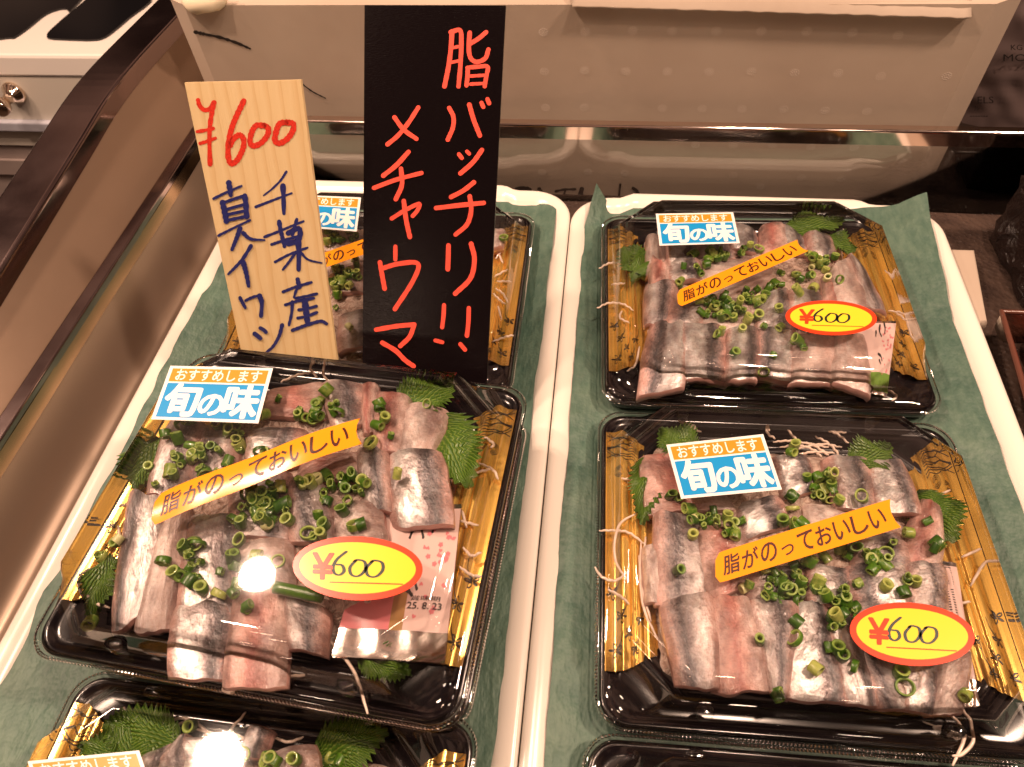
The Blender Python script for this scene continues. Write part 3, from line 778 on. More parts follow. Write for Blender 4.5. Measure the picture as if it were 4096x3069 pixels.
# stickers: flat printed paper on the lid, one mesh each (a sub-part of the lid)
def lid_frame(key, corners):
    """(s, t) in the unit square -> pack-local millimetres on the lid top; corners TL, TR, BR, BL as photo points"""
    P = PACKS[key]; zt_ = P['z'] + LT
    W4 = [on_z(c, x, y, zt_) for c, x, y in corners]
    ca, sa = math.cos(-P['a']), math.sin(-P['a'])
    L4 = [Vector(((p.x - P['x']) * ca - (p.y - P['y']) * sa, (p.x - P['x']) * sa + (p.y - P['y']) * ca, LT)) for p in W4]
    tl, tr, br, bl = L4
    def fr(s_, t_, off):
        p = (bl * (1 - s_) + br * s_) * (1 - t_) + (tl * (1 - s_) + tr * s_) * t_
        return Vector((p.x, p.y, p.z + .12 + off))
    return fr
def season_sticker(key, c, tl, tr, br, bl):
    fr = lid_frame(key, [(c, *tl), (c, *tr), (c, *br), (c, *bl)])
    mb = MB()
    mb.poly([(0, 0), (1, 0), (1, 1), (0, 1)], fr, 0, 0)
    mb.poly([(.035, .70), (.965, .70), (.965, .95), (.035, .95)], fr, .06, 1)
    mb.poly([(.035, .05), (.965, .05), (.965, .67), (.035, .67)], fr, .06, 2)
    put_text(mb, 'おすすめします', (.09, .725, .91, .93), fr, .12, 0, .022)
    put_text(mb, '旬', (.07, .085, .385, .655), fr, .12, 0, .042)
    put_text(mb, 'の', (.405, .11, .625, .47), fr, .12, 0, .045)
    put_text(mb, '味', (.635, .085, .945, .655), fr, .12, 0, .042)
    o = mb.build('season_sticker', ['s_white', 's_orange', 's_blue'], PACKS[key]['lid'])
def slogan_sticker(key, c, tl, tr, br, bl, curl=0.0):
    f0 = lid_frame(key, [(c, *tl), (c, *tr), (c, *br), (c, *bl)])
    def fr(s_, t_, off):
        p = f0(s_, t_, off)
        if curl: p.z += curl * (math.sin(math.pi * min(1, max(0, s_))) + .35 * math.sin(3 * math.pi * s_ + .5)) + .3 * curl * math.sin(math.pi * t_)
        return p
    mb = MB()
    # strip with rounded near end and a scooped far end, cut in columns
    N = 44; vs, fs = [], []
    for i in range(N + 1):
        s_ = i / N
        ins = 0
        if s_ < .035: q = 1 - s_ / .035; ins = .24 * (1 - math.sqrt(max(0, 1 - q * q)))
        for j in range(5):
            t_ = ins + (1 - 2 * ins) * j / 4
            ss = s_ - (.022 * (1 - (2 * t_ - 1) ** 2) if i == N else 0)
            vs.append(fr(ss, t_, 0))
    fs = [(i * 5 + j, (i + 1) * 5 + j, (i + 1) * 5 + j + 1, i * 5 + j + 1) for i in range(N) for j in range(4)]
    mb.add(vs, fs, 0)
    chars = '脂がのっておいしい'
    for k, ch in enumerate(chars):
        a = .045 + k * .101; wd = .085; h = .62
        if ch == 'っ': put_text(mb, ch, (a + .01, .22, a + .075, .55), fr, .1, 1, .02)
        else:
            asp = text2d(ch, .012)[2]
            hh = h if asp < 1.25 else .5
            put_text(mb, ch, (a, .5 - hh / 2, a + wd, .5 + hh / 2), fr, .1, 1, .02)
    mb.build('slogan_sticker', ['s_amber', 's_brown'], PACKS[key]['lid'])
def price_sticker(key, c, l, r, t_, b_):
    P = PACKS[key]
    f0 = lid_frame(key, [(c, l[0] + t_[0] - (l[0] + r[0]) / 2, l[1] + t_[1] - (l[1] + r[1]) / 2), (c, r[0] + t_[0] - (l[0] + r[0]) / 2, r[1] + t_[1] - (l[1] + r[1]) / 2),
                         (c, r[0] + b_[0] - (l[0] + r[0]) / 2, r[1] + b_[1] - (l[1] + r[1]) / 2), (c, l[0] + b_[0] - (l[0] + r[0]) / 2, l[1] + b_[1] - (l[1] + r[1]) / 2)])
    fr = lambda x, y, off: f0(x, y, off)
    mb = MB()
    ell = lambda k: [(.5 + .5 * k * math.cos(a * math.pi / 32), .5 + .5 * (k - (1 - k) * .9) * math.sin(a * math.pi / 32)) for a in range(64)]
    mb.poly(ell(1), fr, 0, 0); mb.poly(ell(.895), fr, .06, 1)
    put_text(mb, '¥', (.155, .30, .315, .70), fr, .12, 0, .04)
    mb.stroke([(.30, .255), (.55, .262), (.85, .268)], .018, fr, .13, 0)
    six = [(.41, .74), (.345, .62), (.315, .50), (.325, .40), (.365, .37), (.40, .43), (.385, .52), (.345, .53)]
    mb.stroke(six, .028, fr, .14, 2)
    for cx_, q in ((.505, 1.0), (.635, 1.06)):
        mb.stroke([(cx_ + .062 * q * math.cos(a), .49 + .13 * math.sin(a) + .03 * math.cos(a)) for a in (1.9, 2.9, 3.9, 4.9, 5.9, 6.9, 7.9, 8.3)], .027, fr, .15, 2, per=5)
    mb.build('price_sticker', ['s_red', 's_yellow', 'pen'], PACKS[key]['lid'])

season_sticker('r2', 'r2', (468, 203), (905, 155), (990, 405), (535, 447))
slogan_sticker('r2', 'r2', (688, 693), (1478, 447), (1527, 575), (690, 832))
price_sticker('r2', 'r2', (1297, 1042), (1860, 1078), (1575, 915), (1580, 1200))
season_sticker('r1', 'r1', (447, 127), (818, 120), (850, 268), (465, 280))
slogan_sticker('r1', 'r1', (547, 497), (1125, 251), (1178, 305), (555, 577))
price_sticker('r1', 'r1', (1065, 612), (1503, 628), (1290, 543), (1285, 709))
season_sticker('l2', 'l2', (603, 118), (1028, 128), (967, 357), (522, 340))
slogan_sticker('l2', 'l2', (548, 655), (1388, 333), (1395, 440), (520, 790), 2.3)
price_sticker('l2', 'l2', (1100, 940), (1638, 962), (1385, 825), (1372, 1090))
season_sticker('l1', 'l1', (-78, 80), (506, 106), (470, 388), (-112, 340))
slogan_sticker('l1', 'l1', (20, 625), (1000, 285), (1050, 400), (20, 750))
season_sticker('l3', 'l3', (112, 398), (560, 354), (640, 600), (180, 650))

# ------------------------------------------------------------------ food inside the packs
BV_v, BV_f = [], []
def note(o):
    b = len(BV_v)
    for v_ in o.data.vertices:
        p = o.location + v_.co; BV_v.append(p / MM)
    for p in o.data.polygons: BV_f.append(tuple(i + b for i in p.vertices))
PACKWORD = {'r2': 'in the right front pack', 'r1': 'in the right back pack', 'l2': 'in the raised left pack',
            'l3': 'in the nearest left pack', 'l1': 'in the pack behind the signs'}
KINDWORD = {'silver': 'silver', 'grey': 'striped', 'flesh': 'pink', 'pale': 'pale'}
rf = random.Random(11)
def fish(key, c, quad, kind, where, dz=0.0, flip=False, h=3.6, droop=2.2):
    z0 = PACKS[key]['z'] + 22.5 + dz
    A, B, C_, D_ = [on_z(c, x, y, z0) for x, y in quad]
    sd = rf.random() * 50
    NU, NV = 16, 14
    def top(u, v):
        uu = 1 - u if flip else u
        x, y = 2 * u - 1, 2 * v - 1
        e = 1 + .07 * nz(sd + 2 * math.atan2(y, x), sd, 1.1)
        x2 = x * (1 - .045 * y ** 4) * e * 1.13; y2 = y * (1 - .06 * x ** 4) * e * 1.06
        uu_, vv_ = (x2 + 1) / 2, (y2 + 1) / 2
        p = (A * (1 - uu_) + B * uu_) * (1 - vv_) + (D_ * (1 - uu_) + C_ * uu_) * vv_
        r = abs(x) ** 6 * .85 + .15 * x * x
        z = h * (1 - r) - droop * y * y * .35 - .9 * max(0, abs(y) - .75) * 4 + .9 * nz(u * 3 + sd, v * 3 + sd, 1.0) + .5 * nz(u * 9 + sd, v * 7, 1.0)
        return Vector((p.x, p.y, p.z + z + tl_ * x + tl2 * y))
    tl_ = rf.choice((-1, -1, 1)) * rf.uniform(.9, 2.2); tl2 = rf.uniform(-.8, .5)
    mb = MB()
    vs, uvs = [], []
    for j in range(NV + 1):
        for i in range(NU + 1):
            vs.append(top(i / NU, j / NV)); uvs.append((1 - i / NU if flip else i / NU, j / NV))
    fs = [(j * (NU + 1) + i, (j + 1) * (NU + 1) + i, (j + 1) * (NU + 1) + i + 1, j * (NU + 1) + i + 1) for j in range(NV) for i in range(NU)]
    mb.add(vs, fs, 0, uvs)
    ring = [i for i in range(NU + 1)] + [j * (NU + 1) + NU for j in range(1, NV + 1)] + [NV * (NU + 1) + i for i in range(NU - 1, -1, -1)] + [j * (NU + 1) for j in range(NV - 1, 0, -1)]
    cen = sum((vs[i] for i in ring), Vector()) / len(ring)
    r0 = [vs[i].copy() for i in ring]
    r1 = [p + (p - cen).normalized() * .7 - Vector((0, 0, 2.2)) for p in r0]
    r2 = [p - (p - cen).normalized() * .6 - Vector((0, 0, 6.5)) for p in r0]
    mb.loops([r0, r1, r2], 1, False, True)
    o = mb.build('sardine_slice', [kind, 'flesh_side'])
    if len(f'{KINDWORD[kind]} sardine slice {where} {PACKWORD[key]}'.split()) > 16: print('LONG', where)
    tag(o, f'{KINDWORD[kind]} sardine slice {where} {PACKWORD[key]}', 'fish slice', 'sardine slices ' + PACKWORD[key])
    note(o)
    return o
def bed(key, x0, x1, y0, y1, top=17.0):
    P = PACKS[key]
    mb = MB(); ca, sa = math.cos(P['a']), math.sin(P['a'])
    def fn(u, v):
        x, y = x0 + (x1 - x0) * u, y0 + (y1 - y0) * v
        e = min(u, 1 - u, v, 1 - v)
        z = 4 + (top - 4) * min(1, e * 7) ** .6 + 2.4 * nz(x, y, .11) + 1.2 * nz(x, y, .35)
        return (P['x'] + x * ca - y * sa, P['y'] + x * sa + y * ca, P['z'] + z)
    mb.grid(fn, 60, 54)
    o = mb.build('radish_shreds', ['radish_bed'])
    tag(o, f'bed of shredded white radish under the fish {PACKWORD[key]}', 'shredded radish', kind='stuff'); note(o)
for k_ in ('r1', 'r2', 'l1', 'l2', 'l3'): bed(k_, -71, 71, -64, 66, 20.5)

Q = lambda *a: [(a[i], a[i + 1]) for i in range(0, 8, 2)]
R2 = [(Q(360, 255, 565, 250, 760, 500, 400, 505), 'flesh', 'under the blue sticker', -2, 0), (Q(790, 470, 975, 440, 1020, 570, 830, 625), 'silver', 'in the middle just left of the strip', -1, 0),
      (Q(945, 255, 1095, 265, 1140, 410, 985, 450), 'silver', 'beside the blue sticker at the rear', 0, 0), (Q(1175, 268, 1385, 262, 1420, 505, 1235, 495), 'grey', 'behind the strip at the rear', 0, 0),
      (Q(1380, 285, 1525, 275, 1612, 525, 1408, 495), 'silver', 'at the rear corner beside the shiso leaf', 1, 0), (Q(365, 660, 460, 670, 480, 910, 380, 905), 'pale', 'along the side edge near the gold panel', -2, 0),
      (Q(418, 512, 640, 560, 690, 915, 435, 910), 'grey', 'long, under the loose scallion ring', 0, 1), (Q(600, 590, 830, 590, 860, 830, 650, 900), 'flesh', 'under the near end of the strip', 0, 0),
      (Q(1090, 480, 1300, 500, 1290, 640, 1100, 640), 'pale', 'hidden under the strip', -2, 0), (Q(1620, 445, 1705, 490, 1712, 745, 1500, 745), 'flesh', 'dark red and upright beside the side leaf', 1, 0),
      (Q(1310, 620, 1520, 610, 1560, 765, 1310, 750), 'grey', 'just under the far end of the strip', 0, 0), (Q(1110, 755, 1295, 765, 1290, 920, 1110, 930), 'silver', 'in the middle among the scallions', 1, 0),
      (Q(1275, 748, 1535, 738, 1565, 965, 1320, 970), 'silver', 'in the middle row behind the price oval', 1, 1), (Q(1535, 748, 1722, 738, 1745, 970, 1560, 955), 'grey', 'beside the barcode sachet', 1, 0),
      (Q(850, 760, 1110, 760, 1080, 940, 840, 920), 'grey', 'in the middle under the scallion heap', -1, 0),
      (Q(445, 908, 668, 888, 705, 1300, 520, 1278), 'grey', 'first of the front row', 2, 1), (Q(655, 905, 832, 898, 925, 1310, 690, 1305), 'flesh', 'second of the front row', 1.5, 0),
      (Q(1180, 985, 1320, 985, 1445, 1375, 1280, 1360), 'silver', 'fifth of the front row', 1, 0), (Q(1035, 950, 1190, 895, 1300, 1360, 990, 1340), 'silver', 'fourth of the front row', 2, 0),
      (Q(845, 908, 1065, 935, 1015, 1340, 930, 1295), 'grey', 'third and darkest of the front row', 2.6, 0),
      (Q(1310, 1090, 1505, 1170, 1565, 1398, 1420, 1378), 'grey', 'in the front row under the price oval', 1, 1), (Q(1500, 1180, 1705, 1180, 1690, 1418, 1535, 1398), 'silver', 'in the front row before the price oval', 2, 0),
      (Q(1690, 1170, 1842, 1140, 1800, 1410, 1665, 1418), 'pale', 'last of the front row', 2.5, 0)]
for q, k_, wh, dz, fl in R2: fish('r2', 'r2', q, k_, wh, dz, fl)
L2 = [(Q(1000, 235, 1240, 185, 1275, 335, 1010, 335), 'flesh', 'at the rear beside the blue sticker', 0, 0), (Q(1235, 198, 1408, 193, 1408, 350, 1280, 390), 'grey', 'at the rear with a dark stripe', 1, 0),
      (Q(1390, 198, 1465, 203, 1455, 400, 1395, 395), 'flesh', 'narrow and pink at the rear', 0, 0), (Q(1455, 238, 1595, 245, 1570, 480, 1450, 465), 'flesh', 'upright and orange pink at the rear', 1.5, 0),
      (Q(1590, 285, 1755, 298, 1690, 500, 1555, 490), 'pale', 'at the rear corner beside the shiso leaf', 1, 0), (Q(600, 365, 745, 360, 660, 650, 505, 650), 'grey', 'at the side under the blue sticker', 0, 0),
      (Q(735, 365, 890, 355, 870, 580, 680, 620), 'grey', 'under the scallions behind the strip', -1, 1), (Q(935, 400, 1165, 375, 1140, 520, 930, 540), 'silver', 'in the middle behind the strip', 1, 0),
      (Q(1150, 500, 1380, 480, 1390, 600, 1130, 620), 'flesh', 'half under the far strip end', -2, 0),
      (Q(1375, 468, 1500, 470, 1525, 720, 1395, 700), 'grey', 'speckled, left of the largest silver slice', 1, 0), (Q(1495, 488, 1722, 478, 1765, 775, 1525, 772), 'silver', 'largest of all, above the sachet', 2, 0),
      (Q(1095, 600, 1240, 590, 1300, 860, 1105, 850), 'grey', 'in the middle beside the scallion heap', 0, 1), (Q(1285, 690, 1462, 690, 1495, 850, 1290, 850), 'pale', 'just behind the price oval', 0, 0),
      (Q(860, 560, 1110, 560, 1110, 830, 860, 820), 'grey', 'under the scallion heap', -2, 0), (Q(690, 755, 905, 745, 870, 1180, 640, 1180), 'silver', 'in the middle with a red spot', 0, 0),
      (Q(600, 700, 690, 715, 610, 1195, 450, 1215), 'pale', 'long and pale beside the first slice', 0, 0), (Q(438, 655, 605, 690, 515, 1125, 355, 1225), 'silver', 'long, along the side gold panel', 1, 1),
      (Q(890, 870, 1100, 835, 1105, 1090, 890, 1060), 'pale', 'under the lamp glare', 0, 0), (Q(1085, 1080, 1255, 1130, 1235, 1310, 1100, 1290), 'grey', 'small, in the front row by the sachet', 0, 0),
      (Q(625, 1120, 860, 1075, 835, 1410, 600, 1415), 'silver', 'in the front row hanging over the edge', 1, 0), (Q(885, 1025, 1085, 1050, 1065, 1440, 830, 1450), 'flesh', 'in the front row with a red end', 2, 0)]
for q, k_, wh, dz, fl in L2: fish('l2', 'l2', q, k_, wh, dz, fl)
R1 = [(Q(405, 235, 495, 245, 490, 410, 405, 410), 'pale', 'at the rear corner beside the blue sticker', 0, 0), (Q(495, 250, 640, 265, 640, 380, 505, 380), 'silver', 'under the blue sticker', 0, 0),
      (Q(640, 240, 830, 190, 830, 350, 640, 380), 'grey', 'half under the blue sticker', -1, 0), (Q(820, 178, 930, 200, 940, 310, 800, 305), 'silver', 'at the rear beside the blue sticker', 1, 0),
      (Q(950, 185, 1055, 183, 1085, 310, 955, 310), 'flesh', 'pink, at the rear', 1, 0), (Q(1050, 185, 1155, 235, 1185, 320, 1070, 305), 'silver', 'at the rear behind the strip end', 1, 0),
      (Q(1165, 225, 1285, 230, 1318, 330, 1185, 340), 'grey', 'rounded, at the rear beyond the strip end', 1.5, 0), (Q(425, 325, 525, 335, 510, 470, 415, 470), 'flesh', 'at the side near the side leaf', 0, 0),
      (Q(505, 325, 650, 345, 660, 445, 515, 455), 'silver', 'gleaming, behind the strip', 1, 0), (Q(660, 350, 1000, 330, 1000, 520, 660, 560), 'pale', 'large, under the strip', -2, 0),
      (Q(405, 455, 550, 455, 525, 640, 395, 655), 'grey', 'bluish, at the side before the strip', 1, 0), (Q(530, 555, 690, 555, 650, 690, 490, 670), 'grey', 'with zigzag edge before the strip', 1.5, 1),
      (Q(640, 560, 940, 540, 940, 690, 640, 690), 'pale', 'under the scallion heap', -2, 0), (Q(950, 535, 1085, 475, 1110, 690, 925, 690), 'silver', 'in the middle beside the scallion heap', 1, 0),
      (Q(1090, 495, 1240, 505, 1260, 660, 1085, 665), 'silver', 'behind the price oval', 0, 0), (Q(1240, 440, 1340, 400, 1400, 600, 1260, 620), 'flesh', 'red edged behind the price oval', -1, 0),
      (Q(1285, 400, 1385, 328, 1510, 575, 1320, 570), 'pale', 'long, at the side by the gold panel', 1, 0), (Q(1368, 328, 1445, 395, 1562, 595, 1430, 570), 'grey', 'outermost at the side by the gold panel', 0, 0),
      (Q(1305, 715, 1455, 705, 1478, 985, 1285, 940), 'pale', 'last of the front row beside the sachet', 1, 0), (Q(1115, 715, 1320, 725, 1300, 940, 1095, 938), 'pale', 'fifth of the front row', 1.5, 0),
      (Q(945, 685, 1110, 695, 1110, 930, 930, 910), 'silver', 'fourth of the front row', 1.5, 1), (Q(785, 675, 940, 685, 925, 930, 785, 920), 'silver', 'third of the front row', 2, 0),
      (Q(575, 675, 775, 665, 785, 920, 575, 920), 'silver', 'second of the front row', 1.5, 0), (Q(425, 655, 585, 655, 575, 960, 365, 990), 'silver', 'first of the front row', 2.5, 1)]
for q, k_, wh, dz, fl in R1: fish('r1', 'r1', q, k_, wh, dz, fl)
L3 = [(Q(720, 300, 760, 300, 800, 480, 560, 480), 'grey', 'first behind the lamp glare', 1, 0), (Q(750, 310, 950, 320, 950, 480, 740, 470), 'silver', 'under the lamp glare', 1, 0),
      (Q(1010, 255, 1090, 275, 1050, 380, 970, 380), 'silver', 'narrow and upright at the rear', 2, 0), (Q(1080, 370, 1260, 330, 1300, 520, 1060, 520), 'pale', 'right of the narrow upright slice', 1, 0),
      (Q(560, 380, 720, 330, 700, 520, 540, 520), 'grey', 'beside the orange and blue sticker', 0, 0)]
for q, k_, wh, dz, fl in L3: fish('l3', 'l3', q, k_, wh, dz, fl)
L1 = [(Q(330, 1080, 640, 1040, 640, 1330, 320, 1370), 'grey', 'low between the two signs', 0, 0), (Q(170, 380, 480, 380, 480, 560, 180, 560), 'pale', 'under the blue sticker between the signs', 0, 0),
      (Q(210, 700, 520, 650, 520, 900, 240, 900), 'pale', 'under the scallions between the signs', -1, 0), (Q(1560, 380, 1700, 390, 1680, 520, 1560, 520), 'pale', 'beyond the black sign', -2, 0)]
for q, k_, wh, dz, fl in L1: fish('l1', 'l1', q, k_, wh, dz, fl)

# shiso leaves
def leaf(key, c, base, tip, width, z, where, up=3.0):
    z0 = PACKS[key]['z'] + z
    B, T = on_z(c, *base, z0), on_z(c, *tip, z0)
    ax = T - B; L = ax.length; ax.normalize(); sd = Vector((-ax.y, ax.x, 0))
    wmm = width * .84
    mb = MB(); N = 30; rl_ = random.Random(where)
    vs, uvs = [], []
    for i in range(N + 1):
        k = i / N
        wd = wmm * math.sin(math.pi * k ** .75) ** .8 * (1 + (.10 + .12 * rl_.random()) * (i % 2 * 2 - 1)) if 0 < i < N else .2
        for j in range(-4, 5):
            s_ = j / 4
            fwd = .05 * L * (abs(s_)) * (1 if i % 2 else .2)
            p = B + ax * (L * k + fwd) + sd * (wd * s_) + Vector((0, 0, up * math.sin(math.pi * k) + 2.0 * s_ * s_ + 2.4 * math.sin(k * 11 + j * .9 + L)))
            vs.append(p); uvs.append((s_ * .5 + .5 , k + abs(s_) * .25))
    fs = [(i * 9 + j, i * 9 + j + 1, (i + 1) * 9 + j + 1, (i + 1) * 9 + j) for i in range(N) for j in range(8)]
    mb.add(vs, fs, 0, uvs)
    o = mb.build('shiso_leaf', ['shiso'])
    tag(o, f'serrated green shiso leaf {where} {PACKWORD[key]}', 'shiso leaf', 'shiso leaves')
leaf('r2', 'r2', (590, 260), (440, 140), 15, 17, 'at the rear near the blue sticker')
leaf('r2', 'r2', (1300, 300), (1470, 225), 13, 20, 'at the rear beyond the daikon threads')
leaf('r2', 'r2', (390, 260), (360, 560), 11, 16, 'along the side at the blue sticker')
leaf('r2', 'r2', (1590, 420), (1770, 640), 17, 18, 'along the side by the barcode sachet')
leaf('r1', 'r1', (400, 440), (290, 290), 14, 17, 'at the side by the gold panel')
leaf('r1', 'r1', (420, 300), (330, 470), 9, 18, 'lower beside the gold panel')
leaf('r1', 'r1', (1050, 210), (1340, 175), 13, 18, 'along the rear edge')
leaf('r1', 'r1', (1230, 260), (1400, 310), 13, 17, 'at the rear corner')
leaf('l2', 'l2', (1520, 330), (1780, 200), 17, 19, 'at the rear corner')
leaf('l2', 'l2', (1690, 330), (1840, 620), 20, 20, 'along the side by the gold panel')
leaf('l2', 'l2', (560, 420), (470, 640), 15, 17, 'at the side below the blue sticker')
leaf('l2', 'l2', (360, 900), (290, 1180), 9, 14, 'at the front corner')
leaf('l2', 'l2', (1380, 1320), (1600, 1400), 9, 13, 'under the foil end of the sachet')
leaf('l3', 'l3', (740, 330), (420, 250), 14, 17, 'left of the lamp glare')
leaf('l3', 'l3', (600, 430), (330, 330), 13, 16, 'beside the orange and blue sticker')
leaf('l3', 'l3', (1260, 400), (1560, 280), 15, 16, 'in the shade of the raised pack')
leaf('l1', 'l1', (1560, 520), (1720, 440), 9, 17, 'beyond the black sign')

# sauce sachets
def sachet(key, c, quad, z, label, kind):
    z0 = PACKS[key]['z'] + z
    A, B, C_, D_ = [on_z(c, x, y, z0) for x, y in quad]
    def fr0(s_, t_, off):
        p = (D_ * (1 - s_) + C_ * s_) * (1 - t_) + (A * (1 - s_) + B * s_) * t_
        b_ = 2.2 * (math.sin(math.pi * s_) * math.sin(math.pi * t_)) + .35 * math.sin(s_ * 19 + t_ * 5) * math.sin(t_ * 13) + .5 * math.sin(t_ * 40) * max(0, .16 - t_) * 5
        return Vector((p.x, p.y, p.z + b_ + off))
    mb = MB()
    mb.grid(lambda u, v: fr0(u, v, 0), 24, 30)
    nf = len(mb.f)
    for i in range(nf):
        row = i // 24; colm = i % 24
        mb.m[i] = 1 if (row < 5 or row > 28) else 0
        if kind == 'plum' and 5 <= row < 13 and colm < 11: mb.m[i] = 2
        if kind == 'plum' and 5 <= row < 17 and 11 <= colm < 14: mb.m[i] = 3
        if kind == 'green' and row < 8: mb.m[i] = 5
        if kind == 'green' and row < 1: mb.m[i] = 1
    mb.grid(lambda u, v: fr0(u, v, -2.0), 4, 4, 1)
    fr = lambda x, y, off: fr0(x, y, .12 + off)
    rs_ = random.Random(3)
    if kind in ('plum', 'green'):
        for i in range(34):
            a, b = (.62 + .34 * rs_.random(), .62 + .3 * rs_.random()) if i < 22 else (.55 + .42 * rs_.random(), .22 + .4 * rs_.random())
            for k in range(5 if i % 3 == 0 else 2):
                an = k * 1.257 + i
                mb.stroke([(a, b), (a + .018 * math.cos(an), b + .012 * math.sin(an))], .016, fr, .01 * k + .002 * (i % 4), 2, per=2)
        for pts in ([(.62, .93), (.60, .84), (.64, .76)], [(.72, .97), (.74, .88), (.73, .80)], [(.52, .84), (.50, .76)], [(.53, .50), (.62, .47), (.66, .42)], [(.56, .42), (.62, .38)]):
            mb.stroke(pts, .03, fr, .06, 4, jit=.3)
    if kind == 'plum':
        put_text(mb, '賞味期', (.62, .345, .90, .375), fr, .5, 4, .0)
        put_text(mb, '25. 8. 23', (.60, .295, .92, .335), fr, .5, 4, .01)
    if kind == 'code':
        for i in range(15): 
            y = .99 - i * .012
            mb.poly([(.1, y), (.75, y), (.75, y - .004 - .004 * (i % 3 == 0)), (.1, y - .004 - .004 * (i % 3 == 0))], fr, .05, 4)
        for i in range(26):
            for j in range(3):
                a, b = .18 + j * .2, .78 - i * .019
                mb.poly([(a, b), (a + .1, b), (a + .1, b - .008), (a, b - .008)], fr, .05, 4)
    o = mb.build('sauce_sachet', ['sachet', 'foil', 'sachet_pink', 'sachet_gold', 'marker', 'sachet_green'])
    tag(o, label, 'sauce sachet', 'sauce sachets'); note(o)
sachet('l2', 'l2', Q(1440, 700, 1808, 690, 1738, 1350, 1270, 1320), 19, 'pink and white sauce sachet with silver foil end in the raised pack', 'plum')
sachet('r1', 'r1', Q(1390, 640, 1600, 640, 1555, 1000, 1465, 985), 19, 'white sachet with pink blossoms and green end in the right back pack', 'green')
sachet('r2', 'r2', Q(1650, 715, 1775, 735, 1882, 1380, 1775, 1385), 18, 'white sachet with barcode along the gold panel', 'code')

# daikon threads
def thread(key, c, pts, z=15.0, r=.75, lift=4.0):
    zp = PACKS[key]['z']
    zs = z if isinstance(z, (list, tuple)) else [z] * len(pts)
    P = [on_z(c, x, y, zp + zz) for (x, y), zz in zip(pts, zs)]
    cc = cr([tuple(p) for p in P], 7)
    n = len(cc)
    pp = [(p[0], p[1], p[2] + .5 * math.sin(i * .9 + p[0])) for i, p in enumerate(cc)]
    mb = MB(); mb.tube(pp, lambda k: r * (1 - .45 * abs(2 * k - 1) ** 4), 0, 6)
    o = mb.build('radish_thread', ['radish'])
    tag(o, f'curly white radish thread {PACKWORD[key]}', 'radish thread', 'radish threads ' + PACKWORD[key])
T = [('r2', 'r2', [[(525, 95), (570, 120), (625, 145)], [(920, 115), (925, 150), (960, 175)], [(1015, 135), (1060, 185)], [(1200, 140), (1240, 155), (1290, 195)], [(950, 190), (1030, 185), (1120, 200), (1200, 215)],
      [(980, 215), (1060, 205), (1130, 225), (1170, 260)], [(1000, 240), (1080, 215), (1180, 200), (1260, 215)], [(1050, 250), (1130, 235), (1230, 240)], [(1100, 190), (1150, 215), (1200, 250)], [(1140, 165), (1190, 190), (1230, 225), (1250, 260)],
      [(165, 590), (240, 590), (300, 600), (370, 650)], [(330, 515), (260, 560), (235, 650), (245, 740), (300, 820)], [(145, 755), (180, 800), (240, 815), (300, 770)], [(205, 855), (260, 885), (300, 920)], [(265, 355), (320, 360)],
      [(1750, 405), (1700, 430), (1680, 455)], [(1800, 710), (1890, 670)], [(1840, 840), (1900, 740), (1930, 730)], [(1780, 920), (1840, 910)], [(1730, 1390), (1800, 1480), (1810, 1540), (1760, 1650)], [(1790, 1380), (1840, 1450), (1850, 1540), (1800, 1600), (1760, 1605)],
      [(355, 640), (350, 800), (370, 950), (430, 1080)], [(345, 700), (360, 850), (400, 1000)], [(375, 620), (365, 760), (390, 930)]]),
     ('r1', 'r1', [[(175, 390), (220, 365), (270, 360)], [(235, 465), (300, 460)], [(165, 580), (220, 555), (290, 560), (340, 590)], [(285, 590), (275, 625), (320, 650)], [(1545, 395), (1600, 460), (1620, 560)], [(1560, 590), (1640, 610), (1660, 680), (1690, 745)], [(1600, 600), (1650, 640)],
      [(560, 1120), (610, 1135), (640, 1150)], [(985, 1140), (990, 1170)], [(1280, 1170), (1360, 1175)], [(310, 880), (350, 850), (370, 760)], [(1345, 200), (1355, 240)], [(1560, 970), (1600, 1000), (1580, 1020)]]),
     ('l2', 'l2', [[(1060, 185), (1130, 155), (1190, 145)], [(1235, 120), (1240, 160), (1275, 205)], [(1270, 115), (1300, 130)], [(1180, 130), (1210, 165)], [(1900, 410), (1940, 440), (1930, 460)], [(1880, 520), (1940, 550), (1960, 590)], [(1870, 560), (1930, 545)], [(1810, 715), (1830, 790)], [(1800, 760), (1880, 780)],
      [(1815, 870), (1850, 905), (1890, 890)], [(1800, 950), (1850, 985), (1890, 990)], [(240, 1080), (220, 1010), (250, 970), (310, 950)], [(250, 1060), (290, 1100), (350, 1120)], [(390, 700), (430, 690)], [(385, 780), (400, 860)],
      [(1245, 1240), (1310, 1310), (1370, 1400), (1420, 1560)], [(820, 1470), (840, 1390), (880, 1330)], [(825, 1465), (860, 1470), (870, 1430)], [(1070, 1405), (1160, 1400)], [(600, 1190), (640, 1200), (660, 1190)]]),
     ('l3', 'l3', [[(640, 270), (720, 225), (800, 240)], [(660, 290), (760, 235), (850, 290)], [(900, 310), (920, 280), (990, 200)], [(780, 265), (900, 300), (960, 330)], [(1100, 300), (1160, 320), (1220, 300)], [(500, 180), (505, 230), (540, 270)], [(820, 290), (940, 290), (1000, 320)]]),
     ('l1', 'l1', [[(1650, 580), (1680, 650)], [(1610, 760), (1720, 700)], [(1630, 800), (1750, 800)], [(1620, 860), (1680, 900), (1720, 970)], [(1640, 1000), (1670, 1120)], [(1590, 1300), (1700, 1260), (1770, 1245)], [(1600, 900), (1650, 950), (1700, 990)], [(1620, 610), (1660, 560)]])]
for key, c, ls in T:
    for pts in ls: thread(key, c, pts, 15.5)

